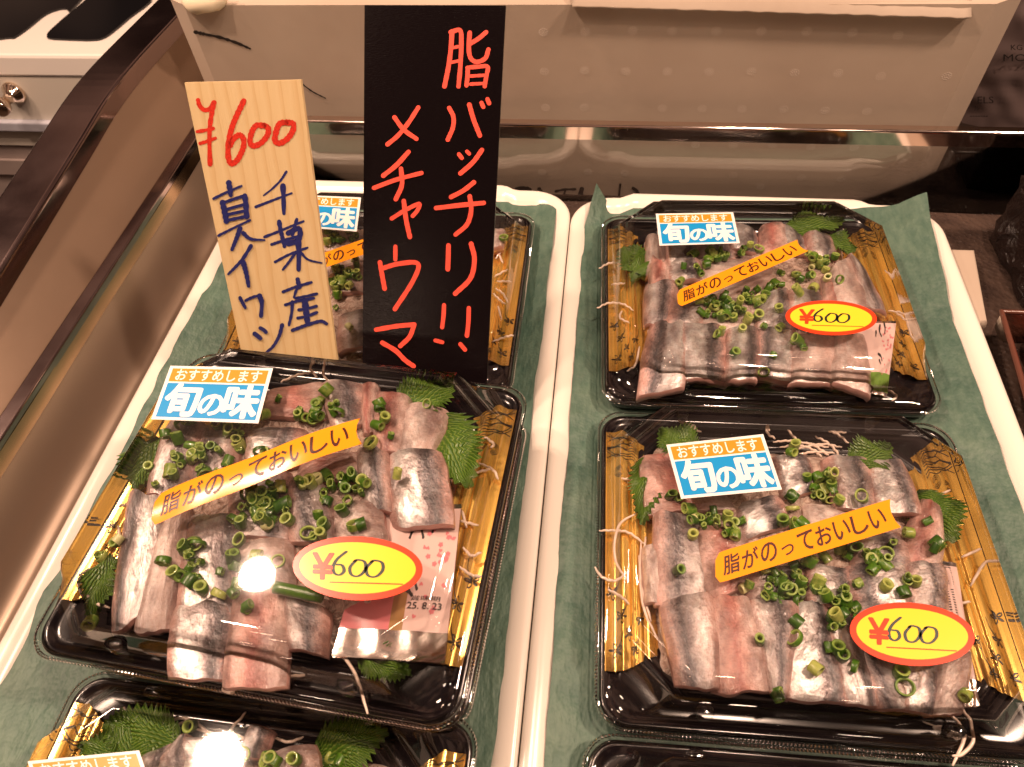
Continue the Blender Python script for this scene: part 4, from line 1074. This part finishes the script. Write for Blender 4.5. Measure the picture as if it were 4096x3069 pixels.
# scallion rings: a few cut shapes, then copies laid where the fish carries them
BVH = BVHTree.FromPolygons(BV_v, BV_f)
def ring_mesh(ro, ri, h, squash, pale=False):
    mb = MB(); n = 16
    def c_(r, z, k, sq): return (r * math.cos(2 * math.pi * k / n), r * sq * math.sin(2 * math.pi * k / n), z)
    R_ = lambda r, z: [c_(r, z, k, squash) for k in range(n)]
    skew = lambda ring, a: [(x, y, z + a * x) for x, y, z in ring]
    mb.loops([R_(ro * .96, 0), R_(ro, .3), R_(ro * 1.01, h * .5), R_(ro, h - .3), skew(R_(ro * .96, h), .12)], 0)
    mb.loops([skew(R_(ro * .96, h), .12), skew(R_((ro + ri) / 2, h + .1), .12), skew(R_(ri, h - .1), .12), R_(ri, h * .5), R_(ri, .1)], 1)
    mb.loops([R_(ri, .1), R_((ro + ri) / 2, -.05), R_(ro * .96, 0)], 1)
    o = mb.build('scallion_ring', ['leek_pale', 'leek_pale'] if pale else ['leek', 'leek_in'], None, loc=(0, 0, 0))
    return o
PROTO = [ring_mesh(2.9, 1.8, 4.6, .92), ring_mesh(3.3, 2.6, 2.6, .8), ring_mesh(2.5, 1.3, 3.6, 1.0), ring_mesh(2.9, 2.0, 6.4, .7), ring_mesh(3.5, 2.6, 1.8, .95), ring_mesh(2.1, 1.1, 5.0, .95), ring_mesh(2.3, 1.3, 3.6, .95, True)]
used = set()
rs = random.Random(21)
n_ring = 0
def scallion(key, c, x, y, typ=None, tilt=None):
    global n_ring
    d = ray(c, x, y).normalized()
    loc, nor, idx, dist = BVH.ray_cast(CAMP, d)
    if loc is None or loc.z < PACKS[key]['z'] + 6: 
        loc = on_z(c, x, y, PACKS[key]['z'] + 14)
    k = typ if typ is not None else rs.choices(range(7), (6, 2, 5, 4, 2, 3, .8))[0]
    if k in used:
        o = PROTO[k].copy(); COL.objects.link(o)
    else:
        o = PROTO[k]; used.add(k)
    tx = tilt if tilt is not None else rs.choice((0, 0, .35, .8, 1.4, 1.5))
    o.rotation_euler = (tx + rs.uniform(-.25, .25), rs.uniform(-.3, .3), rs.uniform(0, 6.28))
    s_ = rs.uniform(.88, 1.22); o.scale = (s_, s_, s_)
    up = 2.2 if abs(tx) > .7 else .4
    o.location = (loc + Vector((0, 0, up + rs.choice((0, 0, 0, .8, 1.8))))) * MM
    tag(o, f'{"white" if k == 6 else "green"} chopped scallion ring on the fish {PACKWORD[key]}', 'scallion', 'chopped scallion ' + PACKWORD[key])
    n_ring += 1
CL = {'r2': [(1140, 340, 60, 45, 5), (1185, 445, 70, 50, 7), (1210, 370, 30, 30, 2), (560, 540, 80, 45, 7), (710, 550, 60, 45, 5), (780, 590, 50, 40, 4), (595, 620, 12, 12, 1), (500, 450, 25, 25, 2), (1030, 490, 30, 60, 4), (1050, 555, 60, 30, 4), (1005, 240, 40, 15, 3), (1350, 465, 20, 15, 1),
             (1070, 780, 50, 60, 4), (930, 825, 50, 40, 3), (1010, 875, 90, 45, 7), (1110, 850, 40, 40, 3), (800, 865, 40, 20, 2), (1290, 695, 50, 40, 3), (1420, 700, 60, 40, 4), (1490, 650, 15, 15, 1), (1560, 630, 30, 20, 1), (1660, 690, 25, 15, 2), (1390, 795, 30, 25, 1), (1340, 830, 40, 30, 2), (1440, 850, 20, 15, 1), (1510, 850, 15, 15, 1),
             (1570, 795, 35, 35, 2), (1600, 830, 15, 15, 1), (1240, 895, 60, 45, 5), (1310, 930, 40, 30, 2), (1230, 1005, 50, 35, 4), (1240, 1140, 40, 25, 3), (1290, 1200, 20, 20, 1), (1080, 1020, 15, 15, 1), (1055, 1090, 10, 10, 1), (893, 1085, 5, 15, 1), (960, 1325, 15, 10, 2), (1520, 1240, 15, 15, 1), (1535, 1300, 10, 10, 1), (517, 780, 5, 5, 1), (370, 625, 5, 10, 1), (1105, 1210, 5, 5, 1), (1810, 1325, 5, 5, 1), (1190, 750, 15, 15, 1), (1620, 560, 10, 10, 1)],
      'l2': [(1275, 230, 10, 20, 1), (1225, 280, 40, 40, 4), (1145, 330, 45, 20, 3), (1210, 345, 40, 25, 3), (1300, 300, 20, 20, 2), (1470, 300, 15, 15, 2), (1480, 340, 15, 15, 1), (1445, 370, 15, 10, 1), (1505, 415, 15, 15, 1), (1430, 435, 25, 20, 2), (1675, 285, 20, 20, 1), (1010, 325, 10, 10, 1), (1045, 260, 10, 10, 1),
             (655, 445, 15, 10, 1), (735, 470, 20, 20, 1), (690, 525, 50, 15, 3), (860, 420, 40, 40, 4), (890, 480, 20, 20, 2), (790, 470, 10, 20, 1), (610, 595, 30, 25, 2), (560, 630, 25, 15, 1), (990, 480, 20, 15, 2), (830, 380, 40, 15, 3), (700, 370, 40, 15, 3), (520, 555, 15, 15, 1), (740, 570, 30, 20, 2),
             (990, 680, 90, 50, 10), (1040, 740, 80, 50, 8), (960, 780, 70, 30, 5), (1020, 640, 80, 25, 4), (890, 770, 25, 25, 2), (1230, 600, 60, 25, 4), (1150, 600, 20, 20, 2), (1370, 600, 30, 30, 2), (1410, 620, 15, 15, 1), (1280, 660, 30, 25, 2), (1340, 640, 20, 20, 2), (1320, 745, 30, 20, 2), (1380, 770, 25, 25, 2), (1555, 615, 20, 15, 1), (1215, 820, 40, 15, 3), (1240, 770, 25, 25, 2),
             (385, 840, 30, 20, 2), (410, 830, 5, 5, 1), (700, 890, 35, 35, 4), (640, 970, 25, 25, 2), (720, 1010, 25, 25, 2), (900, 860, 15, 15, 1), (860, 950, 35, 35, 3), (950, 915, 25, 15, 2), (800, 1090, 20, 12, 1), (880, 1075, 15, 10, 1), (905, 1140, 45, 12, 2), (760, 1060, 15, 15, 1), (580, 920, 10, 10, 1), (1060, 930, 15, 10, 1), (560, 420, 50, 25, 3), (480, 500, 30, 20, 2), (310, 1180, 15, 12, 2), (320, 920, 20, 15, 2)],
      'r1': [(720, 335, 40, 35, 4), (590, 415, 20, 20, 1), (670, 395, 35, 25, 3), (560, 465, 25, 15, 2), (835, 335, 15, 15, 1), (905, 300, 35, 15, 3), (750, 330, 25, 40, 2), (640, 310, 20, 15, 1), (1040, 415, 15, 15, 1), (1195, 350, 30, 30, 3), (1240, 385, 50, 30, 5), (1295, 345, 15, 15, 1), (1130, 420, 25, 20, 2), (1170, 460, 25, 20, 2), (1275, 450, 25, 15, 2), (1315, 455, 5, 5, 1), (1195, 485, 25, 10, 1),
             (1015, 480, 20, 15, 2), (960, 520, 20, 30, 3), (910, 550, 20, 15, 2), (870, 530, 20, 15, 2), (800, 560, 60, 30, 6), (720, 570, 60, 30, 5), (740, 620, 50, 25, 5), (810, 630, 30, 20, 2), (690, 610, 20, 20, 2), (900, 655, 25, 15, 2), (975, 675, 10, 10, 1), (850, 690, 15, 10, 1), (755, 715, 20, 8, 2), (1045, 670, 12, 8, 1), (1005, 820, 10, 10, 1), (815, 805, 6, 12, 1), (965, 885, 10, 10, 1), (1110, 750, 12, 8, 1), (1150, 755, 20, 10, 2), (1140, 535, 10, 10, 1), (1035, 600, 15, 15, 1), (925, 625, 15, 10, 1)],
      'l3': [(785, 255, 8, 8, 1), (955, 370, 12, 15, 2), (990, 385, 12, 15, 1), (1105, 370, 25, 25, 3), (1080, 410, 20, 8, 2), (1300, 410, 25, 8, 2), (1395, 365, 15, 15, 2), (1350, 400, 20, 10, 1), (1180, 400, 20, 10, 1)],
      'l1': [(430, 440, 40, 40, 3), (280, 420, 50, 40, 4), (340, 490, 20, 20, 1), (240, 500, 15, 12, 1), (460, 640, 20, 20, 2), (400, 770, 60, 50, 5), (300, 740, 25, 40, 2), (420, 850, 20, 15, 2), (300, 870, 40, 30, 3), (480, 760, 20, 30, 2), (340, 950, 50, 30, 3), (437, 1225, 3, 3, 1), (320, 1030, 15, 15, 1), (470, 680, 15, 15, 1), (1680, 470, 15, 15, 1)]}
n_all = sum(c_[4] for cl in CL.values() for c_ in cl)
keep = 297 / n_all
acc_ = 0.0; rest_ = []
for key, cl in sorted(CL.items()):
    for x, y, rx, ry, n in cl:
        for k in range(n):
            acc_ += keep
            if acc_ < 1 or n_ring >= 299:
                a, r_ = rs.uniform(0, 6.28), math.sqrt(rs.random()); rest_.append((key, x + rx * r_ * math.cos(a), y + ry * r_ * math.sin(a))); continue
            acc_ -= 1
            a, r_ = rs.uniform(0, 6.28), math.sqrt(rs.random())
            scallion(key, key, x + rx * r_ * math.cos(a), y + ry * r_ * math.sin(a))
HEAP = {'r2': [(1150, 400, 70, 70, 7), (700, 570, 110, 50, 8), (990, 850, 120, 60, 12), (1270, 940, 60, 90, 8), (1400, 720, 90, 60, 6)], 'l2': [(1000, 700, 110, 90, 18), (1320, 640, 90, 60, 8), (740, 520, 110, 60, 10), (1230, 310, 90, 50, 7), (700, 950, 60, 80, 6), (880, 1000, 60, 80, 5)],
        'r1': [(790, 590, 100, 50, 12), (1220, 380, 70, 40, 6), (720, 360, 90, 50, 8), (930, 540, 60, 50, 5)], 'l1': [(350, 800, 120, 90, 8), (330, 450, 110, 50, 5)]}
for key, cl in HEAP.items():
    for x, y, rx, ry, n in cl:
        for k in range(n):
            a, r_ = rs.uniform(0, 6.28), math.sqrt(rs.random()); rest_.append((key, x + rx * r_ * math.cos(a), y + ry * r_ * math.sin(a)))
hv, hf, hm, hs = [], [], [], []
for key, x, y in rest_:
    loc, nor, idx, dist = BVH.ray_cast(CAMP, ray(key, x, y).normalized())
    if loc is None: continue
    pm = PROTO[rs.choice((0, 2, 3, 5, 2))].data
    sc_l = rs.uniform(.6, .95)
    mt = Matrix.Rotation(rs.uniform(0, 6.28), 3, 'Z') @ Matrix.Rotation(rs.choice((0, .5, 1.3)) + rs.uniform(-.3, .3), 3, 'X')
    b0 = len(hv); hv += [loc + Vector((0, 0, rs.uniform(.4, 2.0))) + mt @ (v_.co / MM * sc_l) for v_ in pm.vertices]
    for p_ in pm.polygons: hf.append(tuple(i_ + b0 for i_ in p_.vertices)); hm.append(p_.material_index); hs.append(True)
mb = MB(); mb.v = [tuple(p_) for p_ in hv]; mb.f = hf; mb.m = hm; mb.sm = hs; mb.uv = [(0, 0)] * len(hv)
tag(mb.build('scallion_bits', ['leek', 'leek_in']), 'small green scallion bits filling in between the larger rings on the fish', 'chopped scallion', kind='stuff')
# one long scallion piece under the price oval
mb = MB()
p0, p1 = on_z('l2', 1035, 1035, 41 + 30), on_z('l2', 1230, 1075, 41 + 30)
mb.tube([p0 + (p1 - p0) * k / 8 for k in range(9)], 2.7, 0, 14)
tag(mb.build('scallion_stalk', ['leek']), 'long green scallion piece beside the price oval in the raised pack', 'scallion')
for k, o in enumerate(PROTO):
    if k not in used: bpy.data.objects.remove(o)

# ------------------------------------------------------------------ the two price signs
def sign_plane(b, t_):
    up = (t_ - b).normalized(); n = Vector((1, 0, 0)).cross(up).normalized()
    return b, up, n
def board(name, c, base, top, quad, thick, mats, ext, label, cat):
    P, up, n = sign_plane(Vector(base), Vector(top))
    if n.y > 0: n = -n
    A, B, C_, D_ = [on_plane(c, x, y, P, n) for x, y in quad]
    dl, dr = (D_ - A).normalized(), (C_ - B).normalized()
    D_ = D_ + dl * ext; C_ = C_ + dr * ext
    root = empty(name, (D_ + C_) / 2)
    o0 = (D_ + C_) / 2
    mb = MB()
    def surf(u, v, off): return (A * (1 - u) + B * u) * (1 - v) + (D_ * (1 - u) + C_ * u) * v + n * off
    NU, NV = 8, 24
    mb.grid(lambda u, v: surf(u, 1 - v, 0), NU, NV, 0, False)
    mb.grid(lambda u, v: surf(u, v, -thick), NU, NV, 0, False)
    for e in range(4):
        fn = [lambda u, v: surf(u, 0, -thick * (1 - v)), lambda u, v: surf(u, 1, -thick * v), lambda u, v: surf(0, u, -thick * v), lambda u, v: surf(1, u, -thick * (1 - v))][e]
        mb.grid(fn, 12, 1, 0, False)
    o = mb.build('board', mats, None, loc=o0); o.location = (0, 0, 0); o.parent = root
    tag(root, label, cat)
    return root, (lambda x, y, off: on_plane(c, x, y, P + n * (.12 + off), n)), o0
root, fr, o0 = board('wooden_sign', 'wood', (-180.1, 252.5, 40), (-180.3, 316.3, 180.3), [(50, 107), (665, 93), (860, 1585), (350, 1530)], 2.4, ['wood'], 22,
                     'pale wooden board with red and blue hand brushed Japanese price writing', 'price sign')
def lettering(root, fr, o0, strokes, name, mats, mi, jit=.12):
    mb = MB()
    for i, (wd, pts, *tp) in enumerate(strokes):
        mb.stroke(pts, wd, fr, .012 * i, mi, per=8, taper=tp[0] if tp else 0, jit=jit)
    o = mb.build(name, mats, None, loc=o0); o.location = (0, 0, 0); o.parent = root
RED = [(19, [(122, 200), (130, 228), (155, 252), (185, 245), (205, 212)]), (20, [(208, 212), (195, 270), (184, 350), (183, 450), (186, 540)]), (15, [(118, 367), (160, 360), (203, 350)]), (15, [(133, 430), (170, 418), (213, 402)]),
       (24, [(364, 205), (330, 275), (300, 350), (282, 440), (284, 510), (302, 537), (335, 510), (362, 450), (362, 405), (340, 385), (308, 408), (292, 440)]),
       (24, [(470, 335), (430, 335), (405, 375), (398, 425), (420, 443), (458, 425), (490, 385), (494, 350), (472, 333)]),
       (25, [(592, 318), (555, 325), (535, 370), (530, 415), (556, 428), (595, 405), (625, 360), (625, 325), (592, 318)])]
BLUE = [(12, [(590, 580), (560, 625), (515, 670), (470, 705)], .4), (13, [(428, 766), (500, 738), (560, 715), (618, 693)], .3), (25, [(572, 655), (575, 720), (577, 800)], .35),
        (13, [(475, 925), (560, 892), (630, 862), (682, 842)], .3), (21, [(552, 845), (560, 890), (572, 940), (580, 975)], .2), (15, [(645, 832), (632, 880), (622, 915)]), (13, [(512, 965), (580, 942), (640, 925)]), (24, [(600, 905), (650, 880), (664, 905), (650, 945), (600, 960)]), (14, [(565, 930), (600, 960), (650, 952)]),
        (12, [(530, 1058), (590, 1025), (650, 1000), (702, 982)], .2), (27, [(652, 930), (656, 1010), (655, 1098)], .3), (14, [(640, 1005), (610, 1050), (572, 1098)], .2), (13, [(665, 1005), (705, 1045), (778, 1063)], .5),
        (20, [(650, 1150), (655, 1175), (660, 1190)]), (13, [(572, 1216), (640, 1190), (722, 1166)]), (12, [(650, 1195), (640, 1215), (632, 1245)]), (12, [(640, 1250), (700, 1238), (752, 1226)]),
        (17, [(622, 1270), (618, 1330), (604, 1392)], .3), (13, [(585, 1285), (650, 1265), (735, 1250)]), (30, [(688, 1265), (695, 1320), (702, 1375)], .2), (13, [(655, 1312), (700, 1305), (750, 1292)]), (13, [(650, 1355), (700, 1345), (752, 1325)]), (15, [(622, 1420), (690, 1395), (770, 1372), (803, 1385)]),
        (26, [(285, 638), (290, 670), (295, 702)], .2), (13, [(205, 722), (270, 690), (352, 655)], .2), (25, [(252, 742), (262, 790), (272, 842)]), (14, [(252, 745), (310, 725), (372, 705)]), (24, [(370, 708), (376, 760), (380, 818)]), (15, [(275, 778), (372, 752)]), (15, [(280, 806), (376, 786)]), (15, [(272, 838), (384, 815)]),
        (12, [(230, 918), (310, 878), (398, 836)], .2), (22, [(345, 880), (325, 935), (302, 992)], .3), (20, [(362, 905), (400, 935), (475, 942)], .6),
        (17, [(403, 972), (360, 1040), (320, 1085), (283, 1122)], .3), (24, [(362, 1060), (378, 1120), (390, 1185)], .3),
        (17, [(345, 1248), (358, 1275), (372, 1300)], .2), (13, [(375, 1262), (410, 1245), (448, 1235)]), (24, [(448, 1238), (460, 1275), (456, 1345)], .3),
        (20, [(422, 1438), (438, 1450), (452, 1462)]), (17, [(452, 1408), (470, 1418), (482, 1430)]), (18, [(568, 1392), (552, 1450), (520, 1505), (478, 1542)], .4)]
lettering(root, fr, o0, [(w_ * 1.25, *r_) for w_, *r_ in RED], 'red_lettering', ['red_ink'], 0)
lettering(root, fr, o0, [(w_ * 1.2, *r_) for w_, *r_ in BLUE], 'blue_lettering', ['blue_ink'], 0)

root, fr, o0 = board('black_sign', 'black', (-96.5, 250.7, 40), (-90.8, 370.8, 192.1), [(62, 22), (666, 24), (586, 1600), (54, 1560)], 1.6, ['black_card'], 6,
                     'tall black board with coral hand written Japanese slogan', 'slogan sign')
CORAL = [(20, [(436, 135), (432, 200), (422, 280), (404, 370)]), (19, [(430, 138), (470, 130), (476, 180), (472, 280), (464, 370)]), (14, [(436, 205), (470, 198)]), (14, [(428, 268), (468, 260)]),
         (19, [(582, 138), (550, 165), (512, 188)]), (19, [(512, 140), (508, 200), (514, 245), (540, 265), (578, 250), (592, 212)]), (18, [(504, 290), (502, 330), (498, 366)]), (18, [(502, 290), (545, 286), (588, 286), (582, 330), (576, 370)]), (14, [(515, 326), (572, 322)]), (14, [(515, 360), (575, 357)]),
         (19, [(424, 462), (442, 500), (440, 545), (418, 598)]), (20, [(510, 448), (528, 510), (555, 580)]), (18, [(562, 440), (570, 458)]), (19, [(588, 425), (595, 442)]),
         (18, [(466, 660), (478, 676)]), (16, [(500, 648), (510, 658)]), (20, [(564, 642), (525, 695), (472, 742)]),
         (20, [(530, 780), (485, 815), (432, 843)]), (20, [(368, 890), (470, 878), (572, 868)]), (20, [(512, 840), (518, 900), (500, 960), (452, 1003)]),
         (20, [(421, 1050), (420, 1100), (418, 1152)]), (21, [(518, 1043), (532, 1110), (515, 1190), (450, 1256)]),
         (18, [(402, 1305), (400, 1350), (394, 1400)]), (19, [(508, 1318), (506, 1380), (500, 1436)]), (17, [(365, 1456), (395, 1464)]), (18, [(472, 1472), (492, 1496)]),
         (19, [(292, 460), (250, 525), (205, 580), (160, 618)]), (19, [(190, 502), (230, 555), (284, 594)]),
         (20, [(250, 650), (200, 705), (142, 752)]), (18, [(102, 804), (200, 768), (306, 740)]), (20, [(218, 722), (222, 790), (196, 852)]),
         (18, [(178, 935), (235, 900), (295, 872), (288, 900), (268, 924)]), (20, [(230, 860), (240, 940), (256, 1014)]),
         (18, [(194, 1055), (194, 1110)]), (20, [(128, 1122), (138, 1180), (148, 1235)]), (20, [(132, 1150), (210, 1128), (290, 1128), (270, 1200), (192, 1322)]),
         (20, [(112, 1410), (200, 1395), (275, 1388)]), (20, [(274, 1390), (255, 1440), (215, 1480)]), (20, [(138, 1466), (195, 1500), (235, 1540), (272, 1566)])]
lettering(root, fr, o0, CORAL, 'coral_lettering', ['coral_ink'], 0, jit=.05)

# ------------------------------------------------------------------ things beside and behind the case
# white counter with black inlays, upper left
YC = 800
def cy(x, y, d=0): return on_y('tl', x, y, YC + d)
ct = empty('white_counter', (-900, 1000, -700))
def at_ct(mb_, name, mats):
    o = mb_.build(name, mats, None, loc=(-900, 1000, -700)); o.location = (0, 0, 0); o.parent = ct; return o
ztop, zmid, zb1, zb2, zb3 = cy(0, 365).z, cy(0, 795).z, cy(0, 858).z, cy(0, 972).z, cy(0, 1165).z
mb = MB(); mb.box((-1700, YC, ztop - 30), (-395, YC + 700, ztop), 0, 4)
at_ct(mb, 'counter_top', ['white_paint'])
mb = MB(); mb.box((-1695, YC + 2, zmid), (-400, YC + 690, ztop - 30.5), 0, 0)
at_ct(mb, 'front_panel', ['cream'])
mb = MB(); mb.box((-1700, YC - 6, zb1), (-395, YC + 600, zmid - .5), 0, 2)
at_ct(mb, 'metal_strip', ['blue_white'])
mb = MB(); mb.box((-1695, YC + 4, zb2), (-400, YC + 600, zb1 - .5), 0, 0)
at_ct(mb, 'lower_panel', ['cream'])
mb = MB()
for k in range(3): mb.box((-1690, YC + 8 - 5 * (k % 2), -700 if k == 2 else zb2 - (zb2 - zb3) * (k + 1) / 2), (-405, YC + 600, zb2 - (zb2 - zb3) * k / 2 - .5), 0, 0)
at_ct(mb, 'grey_plinth', ['grey_band'])
def inlay(pts):
    mb = MB()
    P = [on_z('tl', x, y, ztop) for x, y in pts]
    lo = [p + Vector((0, 0, .4)) for p in P]; hi = [p + Vector((0, 0, 2.5)) for p in P]
    mb.loops([lo, hi], 0, False, True, smooth=False)
    at_ct(mb, 'black_inlay', ['gloss_black'])
inlay([tuple(p) for p in cr([(-200, 250), (60, 262), (115, 250), (200, 190), (300, 110), (380, 76), (440, 68), (478, 78), (560, -120), (-200, -120)], 4, True)])
inlay([tuple(p) for p in cr([(318, 248), (335, 266), (480, 274), (620, 276), (690, 262), (760, 215), (860, 130), (1010, -10), (700, -60), (480, 90), (390, 165), (330, 222)], 4, True)])
tag(ct, 'white counter with glossy black inlays beyond the case frame', 'counter')
# chrome knob on it
kn = empty('chrome_knob', cy(95, 610))
def lathe(mb, c, prof, n=18, d=Vector((0, -1, 0))):
    a = Vector((1, 0, 0)); b = d.cross(a)
    mb.loops([[c + d * h + (a * math.cos(2 * math.pi * k / n) + b * math.sin(2 * math.pi * k / n)) * r for k in range(n)] for h, r in prof], 0, True, True)
c0 = cy(100, 610, 2)
mb = MB(); lathe(mb, c0, [(0, 14), (2, 15), (6, 14), (12, 8), (20, 6), (26, 7), (30, 11), (36, 12.5), (42, 11), (45, 6), (46, 1)])
o = mb.build('knob_body', ['chrome'], None, loc=tuple(cy(95, 610))); o.location = (0, 0, 0); o.parent = kn
tag(kn, 'small round chrome knob on the front of the white counter', 'knob')
# dark backdrop of the stall
mb = MB(); mb.box((-390, 1500, -700), (2400, 1520, 900), 0, 0)
tag(mb.build('back_wall', ['dark']), 'dark brown stall wall far behind the styrofoam box', 'wall')

# right side: black crumpled bag-lined box, foam block, smoked container, wire rack, printed sack
def crump(p, a=2.4):
    x, y, z = p; return (x + a * nz(y * .05, z * .05 + 3, 1) * 2, y + a * nz(x * .05 + 7, z * .05, 1) * 2, z + a * 1.4 * nz(x * .06, y * .06 + 11, 1))
dense_v = lambda q_: [q_[i_].lerp(q_[(i_ + 1) % 4], k_ / 5) for i_ in range(4) for k_ in range(5)]
A = on_z('rr', 560, 330, 24); B = on_z('rr', 800, 140, 40)
mb = MB()
P_ = [on_z('rr', 545, 330, 22), on_z('rr', 720, 1390, -16), on_z('rr', 1060, 1400, -16), on_z('rr', 1300, 400, -16)]
x0, y0 = 282, 300
rb_ = random.Random(9)
NB = 26
per = [(302, 284), (470, 284), (470, 470), (292, 452)]
def per_at(k):
    i_ = int(k) % 4; f = k - int(k); a_, b_ = per[i_], per[(i_ + 1) % 4]
    return a_[0] + (b_[0] - a_[0]) * f, a_[1] + (b_[1] - a_[1]) * f
rows = []
for j_ in range(8):
    row = []
    for i_ in range(NB * 4):
        x, y = per_at(i_ / NB)
        back = max(0, min(1, (y - 300) / 140))
        zt_ = 16 + 22 * back + 5 * nz(i_ * .35, 2.0, 1)
        jit = 3.2 if j_ else 1.0
        row.append((x + rb_.uniform(-jit, jit) * .6 + 4 * nz(i_ * .22, j_ * .6, 1), y + rb_.uniform(-jit, jit) * .6 + 4 * nz(i_ * .22 + 9, j_ * .6, 1), -17 + (zt_ + 17) * j_ / 7 + rb_.uniform(-jit, jit) * .4))
    rows.append(row)
cx_ = sum(p[0] for p in rows[-1]) / len(rows[-1]); cyy = sum(p[1] for p in rows[-1]) / len(rows[-1])
for q_ in (.86, .6, .3, .05):
    rows.append([(cx_ + (p[0] - cx_) * q_ + rb_.uniform(-2, 2), cyy + (p[1] - cyy) * q_ + rb_.uniform(-2, 2), p[2] - 3 + rb_.uniform(-4, 4) * q_) for p in rows[7]])
mb.loops(rows, 0, True, True, smooth=False)
tag(mb.build('black_bag', ['black_bag']), 'crumpled black plastic bag beside the white tray', 'bag')
mb = MB()
a, b, c2, d2 = on_z('rr', 320, 445, -2), on_z('rr', 555, 452, -2), on_z('rr', 650, 1000, -2), on_z('rr', 500, 1010, -2)
pr = [a, b, c2, d2]
gm = sum(pr, Vector()) / 4
rg = lambda k, z: [Vector((gm.x + (p.x - gm.x) * k, gm.y + (p.y - gm.y) * (1 - (1 - k) * .4), z)) for p in dense_v(pr)]
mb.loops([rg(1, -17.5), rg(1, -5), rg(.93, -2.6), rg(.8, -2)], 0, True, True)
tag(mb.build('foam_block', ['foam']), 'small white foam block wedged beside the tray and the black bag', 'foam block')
# smoked clear container
zc = 16
mb = MB()
k0, k1, k2 = on_z('rr', 750, 838, zc), on_z('rr', 1100, 850, zc), on_z('rr', 905, 1360, zc)
ux = Vector((1, .02, 0)); uy = Vector(((k2 - k0).x, (k2 - k0).y, 0)); Lc = 120
outl = lambda off, z: [Vector((k0.x + off + x, k0.y - off * 0 - y, z)) for x, y in ((0, off), (160 - 2 * off, off), (160 - 2 * off, 130), (0 + (uy.x / abs(uy.y)) * 130, 130))]
ct_ = empty('smoked_container', (k0.x + 80, k0.y - 60, zc - 40))
lo_ = (k0.x + 80, k0.y - 60, zc - 33)
mb.loops([outl(6, zc - 32), outl(3, zc - 8), outl(2.6, zc)], 0, True, False, smooth=False)
o = mb.build('container_body', ['smoke'], None, loc=lo_); o.location = (0, 0, 0); o.parent = ct_
M['rim_brown'] = mat('brown_rim', (.12, .045, .03), .25)
mb = MB(); mb.tube([tuple(p) for p in dense([tuple(q) for q in outl(2.4, zc)], 12)], 1.7, 0, 8, closed=True)
o = mb.build('rim', ['rim_brown'], None, loc=lo_); o.location = (0, 0, 0); o.parent = ct_
tag(ct_, 'brown smoked plastic container with red seafood at the picture edge', 'container')
mb = MB()
cs = on_z('rr', 950, 1120, zc - 12)
mb.grid(lambda u, v: tuple(Vector((cs.x + 24, cs.y, zc - 22)) + Vector((17 * math.sin(math.pi * v) * math.cos(2 * math.pi * u), 24 * math.sin(math.pi * v) * math.sin(2 * math.pi * u), 12 * math.cos(math.pi * v))) * (1 + .2 * nz(u * 6, v * 5, 1))), 24, 14, closed_u=True)
tag(mb.build('seafood', ['seafood']), 'orange red seafood piece inside the smoked container', 'seafood')
# wire rack
YR = 640
mb = MB()
def rk(x, y): return tuple(on_y('gr', x, y, YR))
for pts in ([rk(560, 1120), rk(1400, 1140)], [rk(540, 1245), rk(1400, 1278)], [rk(600, 1170), rk(655, 1225), ], [rk(700, 1235), rk(890, 1160), rk(990, 1245)], [rk(1000, 1245), rk(1150, 1190), rk(1250, 1265)]):
    mb.tube([tuple(p) for p in cr(pts, 8)] if len(pts) < 3 else [tuple(np.array(pts[i]) + (np.array(pts[i + 1]) - np.array(pts[i])) * k / 6) for i in range(len(pts) - 1) for k in range(7 if i == len(pts) - 2 else 6)], 1.6, 0, 8)
for xx in (rk(560, 1120), rk(1400, 1140)):
    mb.tube([(xx[0], YR, -690), (xx[0], YR, xx[2] + 2)], 4, 0, 10)
tag(mb.build('wire_rack', ['wire']), 'black wire shelf rack in the dark behind the glass', 'rack')
# printed sack
YS = 700
sk = empty('printed_sack', on_y('gr', 1000, 900, YS))
s0 = tuple(on_y('gr', 1000, 900, YS))
q = [on_y('gr', x, y, YS) for x, y in ((640, 905), (1500, 960), (1600, -200), (640, -200))]
mb = MB()
def sackp(u, v):
    p = (q[0] * (1 - u) + q[1] * u) * (1 - v) + (q[3] * (1 - u) + q[2] * u) * v
    return Vector((p.x, p.y - 10 * math.sin(math.pi * u) + 3 * nz(u * 7, v * 9, 1), p.z))
mb.grid(sackp, 30, 30); mb.grid(lambda u, v: sackp(u, v) + Vector((0, 60, 0)), 4, 4)
mb.grid(lambda u, v: sackp(u, 0) + Vector((0, 60 * v, 0)), 20, 2)
o = mb.build('sack_body', ['bag_grey'], None, loc=s0); o.location = (0, 0, 0); o.parent = sk
mb = MB()
fs_ = lambda x, y, off: on_y('gr', x, y, YS - 14 - off)
put_text(mb, 'KG', (1000, 370, 1085, 330), fs_, 0, 0, .0)
put_text(mb, 'MOZ', (945, 452, 1190, 400), fs_, 0, 0, .0)
put_text(mb, 'ELS', (755, 762, 872, 712), fs_, 0, 0, .0)
put_text(mb, 'ル', (730, 815, 768, 780), fs_, 0, 0, .0)
put_text(mb, '•••••••', (700, 862, 830, 852), fs_, 0, 0, .0)
o = mb.build('sack_print', ['marker'], None, loc=s0); o.location = (0, 0, 0); o.parent = sk
tag(sk, 'grey printed sack with dark lettering standing behind the rail', 'sack')
print('RINGS', n_ring)
import os
if os.environ.get('DBG'):
    for o in bpy.data.objects:
        if o.get('label') and len(o['label'].split()) > 16: print('LONG', o.name, o['label'])
